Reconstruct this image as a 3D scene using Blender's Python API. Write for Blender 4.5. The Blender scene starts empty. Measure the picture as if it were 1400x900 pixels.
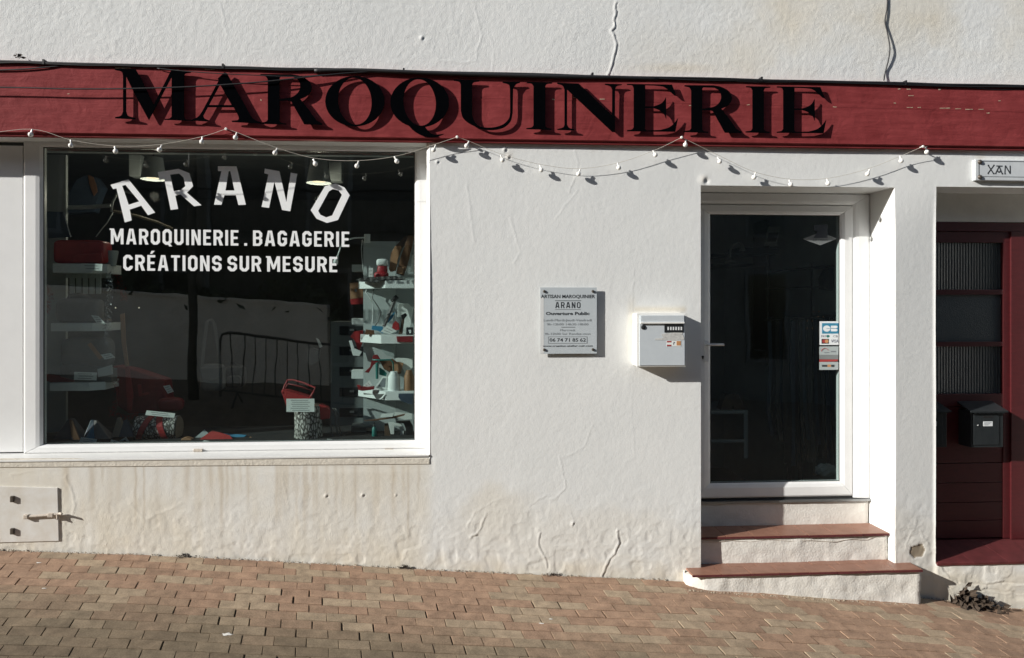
import bpy, bmesh, math, random
import numpy as np
from mathutils import Vector

R = math.radians
rng = random.Random(7)
C = bpy.context.scene.collection
SC = bpy.context.scene

# ------------------------------------------------------------------ camera
F, TH, D, CZ = 950.0, R(3.6), 4.75, 1.80        # focal (px of a 1400 wide frame), yaw, distance to facade, eye height
PPX, PPY = 662.0, 418.0                          # principal point (shift lens)
cam = bpy.data.cameras.new('camera')
cam.sensor_fit = 'HORIZONTAL'; cam.sensor_width = 36.0
cam.lens = F / 1400 * 36.0
cam.shift_x = (700 - PPX) / 1400
cam.shift_y = -(450 - PPY) / 1400
cam.clip_start = 0.05; cam.clip_end = 500
co = bpy.data.objects.new('camera', cam); C.objects.link(co)
co.location = (0, -D, CZ); co.rotation_euler = (R(90), 0, -TH)
SC.camera = co
# ------------------------------------------------------------------ light
SUN = Vector((2.60, 1.0, -1.17))                 # the way the sunlight travels
el = math.atan2(1.17, math.hypot(2.60, 1.0))
w = bpy.data.worlds.new('World'); SC.world = w; w.use_nodes = True
nt = w.node_tree
sky = nt.nodes.new('ShaderNodeTexSky'); sky.sky_type = 'NISHITA'; sky.sun_disc = False
sky.sun_elevation = el
sky.sun_rotation = math.atan2(-2.60, -1.0)
nt.links.new(sky.outputs[0], nt.nodes['Background'].inputs[0])
nt.nodes['Background'].inputs[1].default_value = 0.078
sl = bpy.data.lights.new('sun', 'SUN'); sl.energy = 5.0; sl.angle = R(0.5); sl.color = (1.0, 0.968, 0.912)
so = bpy.data.objects.new('sun', sl); C.objects.link(so)
so.rotation_euler = SUN.to_track_quat('-Z', 'Y').to_euler(); so.location = (-8, -4, 9)
SC.view_settings.view_transform = 'Standard'; SC.view_settings.look = 'None'
SC.view_settings.exposure = 0.37; SC.view_settings.gamma = 1.0; SC.view_settings.use_curve_mapping = False
SC.cycles.max_bounces = 8; SC.cycles.transparent_max_bounces = 16
SC.cycles.caustics_reflective = False; SC.cycles.caustics_refractive = False
SC.cycles.use_denoising = True
SC.cycles.sample_clamp_indirect = 6.0

# ------------------------------------------------------------------ helpers
ct, st = math.cos(TH), math.sin(TH)
def W(px, py, Y=0.0):
    u = (px - PPX) / F; v = (PPY - py) / F
    t = (Y + D) / (ct - u * st)
    return Vector((t * (st + u * ct), Y, CZ + t * v))
def XZ(px, py, Y=0.0):
    p = W(px, py, Y); return (p.x, p.z)
def X(px, Y=0.0): return W(px, 418, Y).x
def PXf(x, y, z):                                 # world -> pixel, numpy friendly
    d = y + D
    zc = d * ct + x * st
    xc = x * ct - d * st
    return PPX + F * xc / zc, PPY - F * (z - CZ) / zc

LOC = {}
def wloc(o): return LOC.get(o.name, Vector((0, 0, 0)))
def setp(o, label=None, cat=None, group=None, kind=None):
    if label: o['label'] = label
    if cat: o['category'] = cat
    if group: o['group'] = group
    if kind: o['kind'] = kind
    return o
def empty(name, loc, label=None, cat=None, group=None, kind=None):
    o = bpy.data.objects.new(name, None); C.objects.link(o)
    o.location = loc; o.empty_display_size = 0.05
    LOC[o.name] = Vector(loc)
    return setp(o, label, cat, group, kind)

class MB:
    def __init__(s): s.v = []; s.f = []
    def add(s, vs, fs):
        n = len(s.v); s.v += [tuple(p) for p in vs]
        s.f += [tuple(i + n for i in f) for f in fs]; return s
    def box(s, x0, x1, y0, y1, z0, z1):
        return s.add([(x0,y0,z0),(x1,y0,z0),(x1,y1,z0),(x0,y1,z0),(x0,y0,z1),(x1,y0,z1),(x1,y1,z1),(x0,y1,z1)],
                     [(0,3,2,1),(4,5,6,7),(0,1,5,4),(1,2,6,5),(2,3,7,6),(3,0,4,7)])
    def pbox(s, px0, py0, px1, py1, Y, dep, inset=0.0):   # box whose front face covers a pixel rectangle at plane Y
        a = W(px0, py0, Y); b = W(px1, py1, Y)
        # keep it rectangular: use mid heights
        zt = (W(px0, py0, Y).z + W(px1, py0, Y).z) / 2; zb = (W(px0, py1, Y).z + W(px1, py1, Y).z) / 2
        return s.box(a.x, b.x, Y, Y + dep, zb, zt)
    def prism(s, poly, y0, y1):                            # poly of (x,z)
        n = len(poly)
        area = sum(poly[i][0]*poly[(i+1)%n][1]-poly[(i+1)%n][0]*poly[i][1] for i in range(n))
        if area < 0: poly = poly[::-1]
        vs = [(x, y0, z) for x, z in poly] + [(x, y1, z) for x, z in poly]
        fs = [tuple(range(n)), tuple(range(2*n-1, n-1, -1))]
        fs += [(i, i+n, (i+1)%n+n, (i+1)%n) for i in range(n)]
        return s.add(vs, fs)
    def pprism(s, pts, Y, dep):
        return s.prism([XZ(a, b, Y) for a, b in pts], Y, Y + dep)
    def hexa(s, q0, q1):                                   # two quads (4 pts each) -> closed hexahedron
        vs = list(q0) + list(q1)
        return s.add(vs, [(0,1,2,3),(7,6,5,4),(0,4,5,1),(1,5,6,2),(2,6,7,3),(3,7,4,0)])
    def tube(s, pts, r, n=6, r2=None):
        pts = [Vector(p) for p in pts]; m = len(pts)
        if m < 2: return s
        rings = []
        ref = None
        for i, p in enumerate(pts):
            t = (pts[min(i+1, m-1)] - pts[max(i-1, 0)])
            if t.length < 1e-9: t = Vector((0,0,1))
            t.normalize()
            if ref is None:
                ref = Vector((0,0,1)) if abs(t.z) < 0.9 else Vector((1,0,0))
            a = t.cross(ref)
            if a.length < 1e-6: a = t.cross(Vector((0,1,0)))
            a.normalize(); b = t.cross(a); ref = a.cross(t)
            rr = r if r2 is None else r + (r2 - r) * i / (m - 1)
            rings.append([p + (a*math.cos(2*math.pi*k/n) + b*math.sin(2*math.pi*k/n))*rr for k in range(n)])
        vs = [q for ring in rings for q in ring]
        fs = []
        for i in range(m-1):
            for k in range(n):
                fs.append((i*n+k, i*n+(k+1)%n, (i+1)*n+(k+1)%n, (i+1)*n+k))
        fs.append(tuple(range(n))[::-1]); fs.append(tuple((m-1)*n+k for k in range(n)))
        return s.add(vs, fs)
    def ribbon(s, pts, wv, th):                            # flat strap along pts, width vector wv, thickness vector th
        pts = [Vector(p) for p in pts]; wv = Vector(wv); th = Vector(th); m = len(pts); vs = []
        for p in pts: vs += [p-wv-th, p+wv-th, p+wv+th, p-wv+th]
        fs = []
        for i in range(m-1):
            for k in range(4): fs.append((i*4+k, i*4+(k+1)%4, (i+1)*4+(k+1)%4, (i+1)*4+k))
        fs += [(3,2,1,0), tuple((m-1)*4+k for k in range(4))]
        return s.add(vs, fs)
    def lathe(s, prof, c, n=16, axis='z', jit=0.0):        # prof: (radius, along)
        c = Vector(c); rr = random.Random(len(prof)*31+n)
        jj = [1 + jit*rr.uniform(-1, 1) for _ in range(n)]
        vs = []
        for r, h in prof:
            for k in range(n):
                a = 2*math.pi*k/n; q = r*jj[k]
                if axis == 'z': vs.append(c + Vector((q*math.cos(a), q*math.sin(a), h)))
                elif axis == 'x': vs.append(c + Vector((h, q*math.cos(a), q*math.sin(a))))
                else: vs.append(c + Vector((q*math.cos(a), h, q*math.sin(a))))
        m = len(prof); fs = []
        for i in range(m-1):
            for k in range(n): fs.append((i*n+k, i*n+(k+1)%n, (i+1)*n+(k+1)%n, (i+1)*n+k))
        fs.append(tuple(range(n))[::-1]); fs.append(tuple((m-1)*n+k for k in range(n)))
        return s.add(vs, fs)
    def blob(s, x0, x1, y0, y1, z0, z1, e=0.5, n=14, sag=0.0):   # superellipsoid
        cx, cy, cz = (x0+x1)/2, (y0+y1)/2, (z0+z1)/2
        f = lambda v: math.copysign(abs(v)**e, v)
        vs = []; m = n//2
        for i in range(m+1):
            ph = -math.pi/2 + math.pi*i/m
            for k in range(n):
                a = 2*math.pi*k/n
                vs.append((cx+(x1-x0)/2*f(math.cos(ph))*f(math.cos(a)), cy+(y1-y0)/2*f(math.cos(ph))*f(math.sin(a)), cz+(z1-z0)/2*f(math.sin(ph))))
        fs = []
        for i in range(m):
            for k in range(n): fs.append((i*n+k, i*n+(k+1)%n, (i+1)*n+(k+1)%n, (i+1)*n+k))
        return s.add(vs, fs)
    def build(s, name, m, parent=None, smooth=False, label=None, cat=None, group=None, kind=None, bevel=0.0):
        me = bpy.data.meshes.new(name)
        if parent is None:
            xs = [p[0] for p in s.v]; ys = [p[1] for p in s.v]; zs = [p[2] for p in s.v]
            org = Vector(((min(xs)+max(xs))/2, (min(ys)+max(ys))/2, min(zs)))
        else: org = wloc(parent)
        me.from_pydata([(p[0]-org.x, p[1]-org.y, p[2]-org.z) for p in s.v], [], s.f)
        bm = bmesh.new(); bm.from_mesh(me)
        bmesh.ops.remove_doubles(bm, verts=bm.verts, dist=1e-6)
        bmesh.ops.recalc_face_normals(bm, faces=bm.faces)
        if bevel > 0:
            es = [e for e in bm.edges if len(e.link_faces) == 2 and e.calc_face_angle(0) > 0.6]
            bmesh.ops.bevel(bm, geom=es, offset=bevel, segments=2, affect='EDGES', profile=0.6, clamp_overlap=True)
        bm.to_mesh(me); bm.free()
        if smooth:
            me.shade_smooth() if hasattr(me, 'shade_smooth') else None
            if smooth == 'auto' and hasattr(me, 'set_sharp_from_angle'): me.set_sharp_from_angle(angle=R(40))
        me.materials.append(m)
        o = bpy.data.objects.new(name, me); C.objects.link(o)
        if parent is None: o.location = org; LOC[o.name] = org
        else: o.parent = parent; LOC[o.name] = org
        return setp(o, label, cat, group, kind)

def curve_mesh(contours, thick):
    cu = bpy.data.curves.new('tmp', 'CURVE'); cu.dimensions = '2D'; cu.fill_mode = 'BOTH'; cu.extrude = thick/2
    for c in contours:
        sp = cu.splines.new('POLY'); sp.points.add(len(c)-1); sp.use_cyclic_u = True
        for p, q in zip(sp.points, c): p.co = (q[0], q[1], 0, 1)
    ob = bpy.data.objects.new('tmp', cu)
    me = bpy.data.meshes.new_from_object(ob)
    vs = [tuple(v.co) for v in me.vertices]; fs = [tuple(p.vertices) for p in me.polygons]
    bpy.data.objects.remove(ob); bpy.data.curves.remove(cu); bpy.data.meshes.remove(me)
    return vs, fs
def outline(mb, contours, Y, thick):                       # contours of world (x,z); front face at Y
    vs, fs = curve_mesh(contours, thick)
    mb.add([(x, Y + thick/2 - z, y) for x, y, z in vs], fs); return mb
def smooth_pts(pts, k=6):
    out = []; n = len(pts)
    for i in range(n):
        p0, p1, p2, p3 = pts[i-1], pts[i], pts[(i+1) % n], pts[(i+2) % n]
        s1, s2 = len(p1) > 2, len(p2) > 2
        out.append((p1[0], p1[1]))
        if s1 or s2:
            t1 = ((p2[0]-p0[0])/2, (p2[1]-p0[1])/2) if s1 else (p2[0]-p1[0], p2[1]-p1[1])
            t2 = ((p3[0]-p1[0])/2, (p3[1]-p1[1])/2) if s2 else (p2[0]-p1[0], p2[1]-p1[1])
            for j in range(1, k):
                t = j/k; a = 2*t**3-3*t**2+1; b = t**3-2*t**2+t; c = -2*t**3+3*t**2; d = t**3-t**2
                out.append((a*p1[0]+b*t1[0]+c*p2[0]+d*t2[0], a*p1[1]+b*t1[1]+c*p2[1]+d*t2[1]))
    return out
def text_into(mb, body, cx, z0, h, width, Y, bold=0.0):  # flat print: cap height h, centred on cx, squeezed to width
    cu = bpy.data.curves.new('tmp', 'FONT'); cu.body = body; cu.align_x = 'LEFT'; cu.size = 1; cu.resolution_u = 2; cu.offset = bold
    ob = bpy.data.objects.new('tmp', cu)
    me = bpy.data.meshes.new_from_object(ob)
    vs = [tuple(v.co) for v in me.vertices]; fs = [tuple(p.vertices) for p in me.polygons]
    bpy.data.objects.remove(ob); bpy.data.curves.remove(cu); bpy.data.meshes.remove(me)
    if not vs: return mb
    x0 = min(v[0] for v in vs); x1 = max(v[0] for v in vs)
    sx = width/(x1-x0); sz = h/0.69
    mb.add([(cx - width/2 + (v[0]-x0)*sx, Y, z0 + v[1]*sz) for v in vs], fs)
    return mb

# ------------------------------------------------------------------ materials
def nodes(name):
    m = bpy.data.materials.new(name); m.use_nodes = True
    n = m.node_tree.nodes; l = m.node_tree.links
    return m, n, l, n['Principled BSDF']
def N(n, t, **kw):
    x = n.new('ShaderNode' + t)
    for k, v in kw.items():
        if k in x.inputs.keys() if isinstance(k, str) else False: x.inputs[k].default_value = v
        else: setattr(x, k, v)
    return x
def rgb(c): return (c[0], c[1], c[2], 1)
def mat(name, col, rough=0.6, var=0.12, scale=30, bump=0.15, bscale=200, metal=0.0, spec=None, stretch=(1,1,1), bdist=0.002, col2=None):
    m, n, l, b = nodes(name)
    tc = N(n, 'TexCoord'); mp = N(n, 'Mapping'); mp.inputs['Scale'].default_value = stretch
    geo = N(n, 'NewGeometry'); l.new(geo.outputs['Position'], mp.inputs[0])
    no = N(n, 'TexNoise'); no.inputs['Scale'].default_value = scale; no.inputs['Detail'].default_value = 5; no.inputs['Roughness'].default_value = 0.65
    l.new(mp.outputs[0], no.inputs['Vector'])
    mx = N(n, 'Mix', data_type='RGBA')
    c2 = col2 if col2 else tuple(min(1, c*(1+var)) for c in col)
    c1 = tuple(c*(1-var) for c in col) if not col2 else col
    mx.inputs[6].default_value = rgb(c1); mx.inputs[7].default_value = rgb(c2)
    cr = N(n, 'MapRange'); cr.inputs[1].default_value = 0.3; cr.inputs[2].default_value = 0.7
    l.new(no.outputs[0], cr.inputs[0]); l.new(cr.outputs[0], mx.inputs[0]); l.new(mx.outputs[2], b.inputs['Base Color'])
    b.inputs['Roughness'].default_value = rough; b.inputs['Metallic'].default_value = metal
    if spec is not None: b.inputs['Specular IOR Level'].default_value = spec
    if bump > 0:
        n2 = N(n, 'TexNoise'); n2.inputs['Scale'].default_value = bscale; n2.inputs['Detail'].default_value = 4
        l.new(mp.outputs[0], n2.inputs['Vector'])
        bp = N(n, 'Bump'); bp.inputs['Strength'].default_value = bump; bp.inputs['Distance'].default_value = bdist
        l.new(n2.outputs[0], bp.inputs['Height']); l.new(bp.outputs[0], b.inputs['Normal'])
    return m
def glass_mat(name, tint, r0, rough=0.0, bump=None):
    m, n, l, b = nodes(name); n.remove(b); out = n['Material Output']
    tr = N(n, 'BsdfTransparent'); tr.inputs[0].default_value = rgb(tint)
    gl = N(n, 'BsdfGlossy'); gl.inputs['Roughness'].default_value = rough; gl.inputs['Color'].default_value = (1,1,1,1)
    gn = N(n, 'NewGeometry'); wn = N(n, 'TexNoise'); wn.inputs['Scale'].default_value = 2.6; wn.inputs['Detail'].default_value = 1.5; l.new(gn.outputs['Position'], wn.inputs['Vector'])
    wb = N(n, 'Bump'); wb.inputs['Strength'].default_value = .10; wb.inputs['Distance'].default_value = .010; l.new(wn.outputs[0], wb.inputs['Height']); l.new(wb.outputs[0], gl.inputs['Normal'])
    lw = N(n, 'LayerWeight'); pw = N(n, 'Math', operation='POWER'); pw.inputs[1].default_value = 5
    l.new(lw.outputs['Facing'], pw.inputs[0])
    mr = N(n, 'MapRange'); mr.inputs[3].default_value = r0; mr.inputs[4].default_value = 1.0
    l.new(pw.outputs[0], mr.inputs[0])
    mx = N(n, 'MixShader'); l.new(mr.outputs[0], mx.inputs[0]); l.new(tr.outputs[0], mx.inputs[1]); l.new(gl.outputs[0], mx.inputs[2])
    l.new(mx.outputs[0], out.inputs[0])
    return m
M = {}
M['pvc'] = mat('white_pvc', (.78,.785,.78), .38, .03, 6, .04, 60, bdist=.001)
M['alu'] = mat('white_aluminium', (.74,.74,.72), .4, .05, 10, .04, 60)
M['grey_metal'] = mat('grey_metal', (.35,.36,.36), .35, .1, 20, .05, 100, metal=.8)
M['gasket'] = mat('black_gasket', (.015,.015,.015), .6)
M['glass'] = glass_mat('clear_glass', (.88,.935,.925), .085)
M['vinyl'] = mat('white_vinyl', (.86,.88,.885), .5, .02, 20, .02, 80)
M['red_band'] = mat('red_band_paint', (.205,.030,.032), .6, .16, 9, .0, 40)
M['black_letter'] = mat('black_letter_paint', (.002,.0023,.003), .8, .2, 60, .1, 300, spec=.0)
M['black_plastic'] = mat('black_plastic', (.018,.02,.022), .45, .1, 40, .05, 200)
M['cable_black'] = mat('black_cable', (.012,.012,.014), .55, .1, 40, 0)
M['cable_white'] = mat('pale_string_cable', (.55,.52,.45), .55, .1, 40, 0)
M['bulb'] = mat('white_bulb_plastic', (.82,.81,.77), .3, .03, 40, 0)
M['tile'] = mat('red_floor_tile', (.215,.104,.068), .5, .16, 14, .12, 120, col2=(.295,.152,.104))
M['step_plaster'] = mat('step_plaster', (.66,.635,.58), .85, .1, 12, .5, 70, bdist=.006, col2=(.76,.74,.69))
M['reddoor'] = mat('dark_red_door_paint', (.075,.010,.012), .45, .18, 14, .08, 60, stretch=(1,1,4))
M['mail_white'] = mat('white_mailbox_steel', (.56,.605,.635), .4, .03, 20, .04, 150)
M['mail_edge'] = mat('white_mailbox_trim', (.82,.82,.79), .4, .03, 20, 0)
M['mail_black'] = mat('black_mailbox_steel', (.020,.024,.026), .42, .15, 20, .05, 200)
M['plaque'] = mat('acrylic_plaque', (.51,.555,.58), .25, .03, 10, 0)
M['plaque_edge'] = mat('clear_plaque_edge', (.70,.71,.70), .2, .03, 10, 0)
M['ink'] = mat('dark_print', (.03,.035,.04), .6, .05, 50, 0)
M['ink_grey'] = mat('grey_print', (.20,.22,.235), .6, .05, 50, 0)
M['sign_tile'] = mat('enamel_sign', (.60,.63,.65), .3, .06, 18, .05, 60)
M['bolt'] = mat('bronze_bolt', (.10,.085,.07), .4, .2, 60, .1, 200, metal=.4)
M['hatch'] = mat('hatch_paint', (.60,.56,.49), .6, .08, 7, .12, 60, col2=(.74,.74,.72))
M['rusty'] = mat('stained_bolt_metal', (.50,.44,.37), .6, .25, 60, .2, 120)
M['card'] = mat('paper_card', (.80,.83,.80), .7, .03, 30, 0)
M['shelf'] = mat('white_shelf', (.76,.79,.78), .5, .03, 20, .02, 80)
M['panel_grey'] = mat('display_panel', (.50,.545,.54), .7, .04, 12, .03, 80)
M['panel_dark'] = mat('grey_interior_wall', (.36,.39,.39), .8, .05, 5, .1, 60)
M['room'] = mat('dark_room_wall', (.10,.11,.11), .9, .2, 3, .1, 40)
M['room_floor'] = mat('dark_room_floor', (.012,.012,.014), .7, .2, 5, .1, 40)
M['felt'] = mat('black_felt', (.010,.011,.012), .95, .2, 40, .2, 300)
M['red_leather'] = mat('red_leather', (.36,.028,.03), .45, .15, 30, .2, 220)
M['dark_red_leather'] = mat('dark_red_leather', (.22,.018,.022), .5, .15, 30, .2, 220)
M['red_fabric'] = mat('red_glitter_fabric', (.30,.012,.02), .5, .45, 240, .5, 300)
M['brown_leather'] = mat('brown_leather', (.15,.075,.04), .45, .15, 30, .2, 220)
M['tan_leather'] = mat('tan_leather', (.40,.22,.12), .5, .12, 30, .2, 220)
M['black_leather'] = mat('black_leather', (.012,.012,.013), .4, .2, 30, .2, 220)
M['grey_leather'] = mat('grey_leather', (.16,.155,.15), .6, .15, 30, .2, 220)
M['navy_leather'] = mat('navy_leather', (.035,.055,.085), .55, .15, 30, .2, 220)
M['blue_card'] = mat('blue_leather', (.05,.24,.40), .5, .1, 30, .1, 200)
M['teal'] = mat('teal_plastic', (.02,.16,.14), .4, .1, 30, 0)
M['thread_white'] = mat('white_thread', (.74,.78,.77), .6, .05, 40, .4, 900, stretch=(.05,.05,1), bdist=.001)
M['thread_brown'] = mat('brown_thread', (.24,.12,.055), .6, .1, 40, .4, 900, stretch=(.05,.05,1), bdist=.001)
M['wood_end'] = mat('cut_wood', (.30,.25,.19), .8, .12, 40, .2, 200)
M['wood_dark'] = mat('dark_wood', (.10,.06,.035), .6, .2, 20, .1, 100)
M['fleece'] = mat('white_fleece', (.72,.75,.74), .95, .06, 60, .6, 400)
M['lampshade'] = mat('grey_lampshade', (.36,.39,.39), .6, .05, 20, 0)
M['tinsel'] = mat('silver_tinsel', (.45,.48,.5), .25, .3, 200, 0, metal=.8)
M['dry_leaf'] = mat('dry_leaf', (.052,.036,.024), .85, .4, 60, .1, 100)
M['splash'] = mat('white_splash', (.72,.70,.65), .8, .1, 60, .1, 100)
M['opp_wall'] = mat('street_wall_render', (.66,.62,.55), .9, .12, 1.1, .2, 30, col2=(.90,.86,.78))
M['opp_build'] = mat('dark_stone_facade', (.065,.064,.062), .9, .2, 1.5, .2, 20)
M['opp_glass'] = mat('dark_window_glass', (.015,.017,.02), .1, .05, 2, 0)
M['shutter'] = mat('dark_shutter', (.16,.17,.175), .6, .1, 8, 0)
M['iron'] = mat('black_iron', (.012,.012,.012), .5, .1, 30, .05, 100)
M['galv'] = mat('galvanised_steel', (.06,.06,.06), .5, .2, 30, .05, 100, metal=.5)
M['chip'] = mat('bare_wood_chip', (.50,.40,.28), .8, .2, 60, 0)
M['lintel'] = mat('lintel_plaster', (.74,.73,.69), .85, .05, 10, .2, 80)
M['road'] = mat('street_surface', (.20,.155,.11), .9, .2, 4, .3, 60)
m, n, l, b = nodes('warm_lamp_glow')
b.inputs['Emission Color'].default_value = (1, .82, .62, 1); b.inputs['Emission Strength'].default_value = .42; b.inputs['Base Color'].default_value = (.2,.17,.12,1)
M['glow'] = m
m, n, l, b = nodes('fairy_glow'); b.inputs['Emission Color'].default_value = (1, .85, .6, 1); b.inputs['Emission Strength'].default_value = .7; M['fairy'] = m

# red band: worn painted boards, horizontal grain relief
m, n, l, b = nodes('red_band_boards'); M['red_band'] = m
geo = N(n, 'NewGeometry')
mp = N(n, 'Mapping'); mp.inputs['Scale'].default_value = (1.2, 1, 9); l.new(geo.outputs['Position'], mp.inputs[0])
n1 = N(n, 'TexNoise'); n1.inputs['Scale'].default_value = 3.2; n1.inputs['Detail'].default_value = 7; n1.inputs['Roughness'].default_value = .62; l.new(mp.outputs[0], n1.inputs['Vector'])
n2 = N(n, 'TexNoise'); n2.inputs['Scale'].default_value = 7; n2.inputs['Detail'].default_value = 4; l.new(geo.outputs['Position'], n2.inputs['Vector'])
cr = N(n, 'ValToRGB'); e = cr.color_ramp.elements
e[0].position = .28; e[0].color = (.165,.026,.028,1); e[1].position = .74; e[1].color = (.310,.060,.062,1)
ad = N(n, 'Mix', data_type='FLOAT'); ad.inputs[0].default_value = .5; l.new(n1.outputs[0], ad.inputs[2]); l.new(n2.outputs[0], ad.inputs[3])
l.new(ad.outputs[0], cr.inputs[0]); l.new(cr.outputs[0], b.inputs['Base Color']); b.inputs['Roughness'].default_value = .6
b.inputs['Specular IOR Level'].default_value = .06
n3 = N(n, 'TexNoise'); n3.inputs['Scale'].default_value = 11; n3.inputs['Detail'].default_value = 8; n3.inputs['Distortion'].default_value = .8; l.new(geo.outputs['Position'], n3.inputs['Vector'])
am = N(n, 'Math', operation='ADD'); l.new(n1.outputs[0], am.inputs[0]); l.new(n3.outputs[0], am.inputs[1])
bp = N(n, 'Bump'); bp.inputs['Strength'].default_value = .35; bp.inputs['Distance'].default_value = .012; l.new(am.outputs[0], bp.inputs['Height']); l.new(bp.outputs[0], b.inputs['Normal'])

# plaster with stains carried by a mesh attribute
m, n, l, b = nodes('white_stucco'); M['stucco'] = m
at = N(n, 'Attribute', attribute_name='stain'); sp = N(n, 'SeparateColor'); l.new(at.outputs['Color'], sp.inputs[0])
geo = N(n, 'NewGeometry')
na = N(n, 'TexNoise'); na.inputs['Scale'].default_value = 2.2; na.inputs['Detail'].default_value = 6; l.new(geo.outputs['Position'], na.inputs['Vector'])
def mixc(fac, a, bcol):
    x = N(n, 'Mix', data_type='RGBA')
    if isinstance(a, tuple): x.inputs[6].default_value = rgb(a)
    else: l.new(a, x.inputs[6])
    x.inputs[7].default_value = rgb(bcol); l.new(fac, x.inputs[0]); return x.outputs[2]
c0 = mixc(na.outputs[0], (.72,.735,.725), (.785,.79,.775))
c1 = mixc(sp.outputs[0], c0, (.69,.64,.535))
c2 = mixc(sp.outputs[1], c1, (.50,.43,.33))
c3 = mixc(sp.outputs[2], c2, (.30,.25,.185))
l.new(c3, b.inputs['Base Color']); b.inputs['Roughness'].default_value = .9; b.inputs['Specular IOR Level'].default_value = .2
nb = N(n, 'TexNoise'); nb.inputs['Scale'].default_value = 150; nb.inputs['Detail'].default_value = 5; nb.inputs['Roughness'].default_value = .68; l.new(geo.outputs['Position'], nb.inputs['Vector'])
bp = N(n, 'Bump'); bp.inputs['Distance'].default_value = .006
l.new(at.outputs['Alpha'], bp.inputs['Strength'])
l.new(nb.outputs[0], bp.inputs['Height']); l.new(bp.outputs[0], b.inputs['Normal'])

# pavers
def paver_mat(name, from_attr):
    m, n, l, b = nodes(name)
    if from_attr: src = N(n, 'Attribute', attribute_name='col').outputs['Color']
    else: src = N(n, 'ObjectInfo').outputs['Color']
    geo = N(n, 'NewGeometry')
    n1 = N(n, 'TexNoise'); n1.inputs['Scale'].default_value = 130; n1.inputs['Detail'].default_value = 4; l.new(geo.outputs['Position'], n1.inputs['Vector'])
    n2 = N(n, 'TexNoise'); n2.inputs['Scale'].default_value = 16; n2.inputs['Detail'].default_value = 5; l.new(geo.outputs['Position'], n2.inputs['Vector'])
    ad = N(n, 'Math', operation='ADD'); l.new(n1.outputs[0], ad.inputs[0]); l.new(n2.outputs[0], ad.inputs[1])
    mr = N(n, 'MapRange'); mr.inputs[1].default_value = .6; mr.inputs[2].default_value = 1.4; mr.inputs[3].default_value = .58; mr.inputs[4].default_value = 1.42
    l.new(ad.outputs[0], mr.inputs[0])
    vm = N(n, 'VectorMath', operation='SCALE'); l.new(src, vm.inputs[0]); l.new(mr.outputs[0], vm.inputs['Scale'])
    l.new(vm.outputs[0], b.inputs['Base Color']); b.inputs['Roughness'].default_value = .88; b.inputs['Specular IOR Level'].default_value = .25
    bp = N(n, 'Bump'); bp.inputs['Strength'].default_value = .35; bp.inputs['Distance'].default_value = .003
    l.new(n1.outputs[0], bp.inputs['Height']); l.new(bp.outputs[0], b.inputs['Normal'])
    return m
M['paver'] = paver_mat('concrete_paver', False); M['paver_far'] = paver_mat('concrete_paver_far', True)

# bark
m, n, l, b = nodes('bark'); M['bark'] = m
geo = N(n, 'NewGeometry')
vo = N(n, 'TexVoronoi'); vo.feature = 'DISTANCE_TO_EDGE'; vo.inputs['Scale'].default_value = 55
n1 = N(n, 'TexNoise'); n1.inputs['Scale'].default_value = 40; n1.inputs['Detail'].default_value = 6
mp = N(n, 'Mapping'); mp.inputs['Scale'].default_value = (1, 1, .45); l.new(geo.outputs['Position'], mp.inputs[0]); l.new(mp.outputs[0], vo.inputs['Vector']); l.new(geo.outputs['Position'], n1.inputs['Vector'])
cr = N(n, 'ValToRGB'); e = cr.color_ramp.elements; e[0].position = .02; e[0].color = (.05,.045,.04,1); e[1].position = .13; e[1].color = (.66,.64,.60,1)
ml = N(n, 'Math', operation='MULTIPLY'); l.new(vo.outputs['Distance'], ml.inputs[0]); l.new(n1.outputs[0], ml.inputs[1])
l.new(ml.outputs[0], cr.inputs[0]); l.new(cr.outputs[0], b.inputs['Base Color']); b.inputs['Roughness'].default_value = .9
bp = N(n, 'Bump'); bp.inputs['Strength'].default_value = .8; bp.inputs['Distance'].default_value = .01; l.new(ml.outputs[0], bp.inputs['Height']); l.new(bp.outputs[0], b.inputs['Normal'])

# ribbed glass of the red door
def ribbed(name, ribs):
    m, n, l, b = nodes(name)
    b.inputs['Base Color'].default_value = (.055,.068,.072,1); b.inputs['Roughness'].default_value = .22
    geo = N(n, 'NewGeometry')
    if ribs:
        wv = N(n, 'TexWave'); wv.wave_type = 'BANDS'; wv.bands_direction = 'X'; wv.inputs['Scale'].default_value = 14; wv.inputs['Distortion'].default_value = .0
        l.new(geo.outputs['Position'], wv.inputs['Vector']); src = wv.outputs['Fac']; dist = .008
    else:
        wv = N(n, 'TexNoise'); wv.inputs['Scale'].default_value = 160; l.new(geo.outputs['Position'], wv.inputs['Vector']); src = wv.outputs[0]; dist = .003
        b.inputs['Roughness'].default_value = .45
    bp = N(n, 'Bump'); bp.inputs['Strength'].default_value = .8; bp.inputs['Distance'].default_value = dist
    l.new(src, bp.inputs['Height']); l.new(bp.outputs[0], b.inputs['Normal'])
    return m
M['ribbed'] = ribbed('ribbed_door_glass', True); M['frosted'] = ribbed('frosted_door_glass', False)

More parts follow.
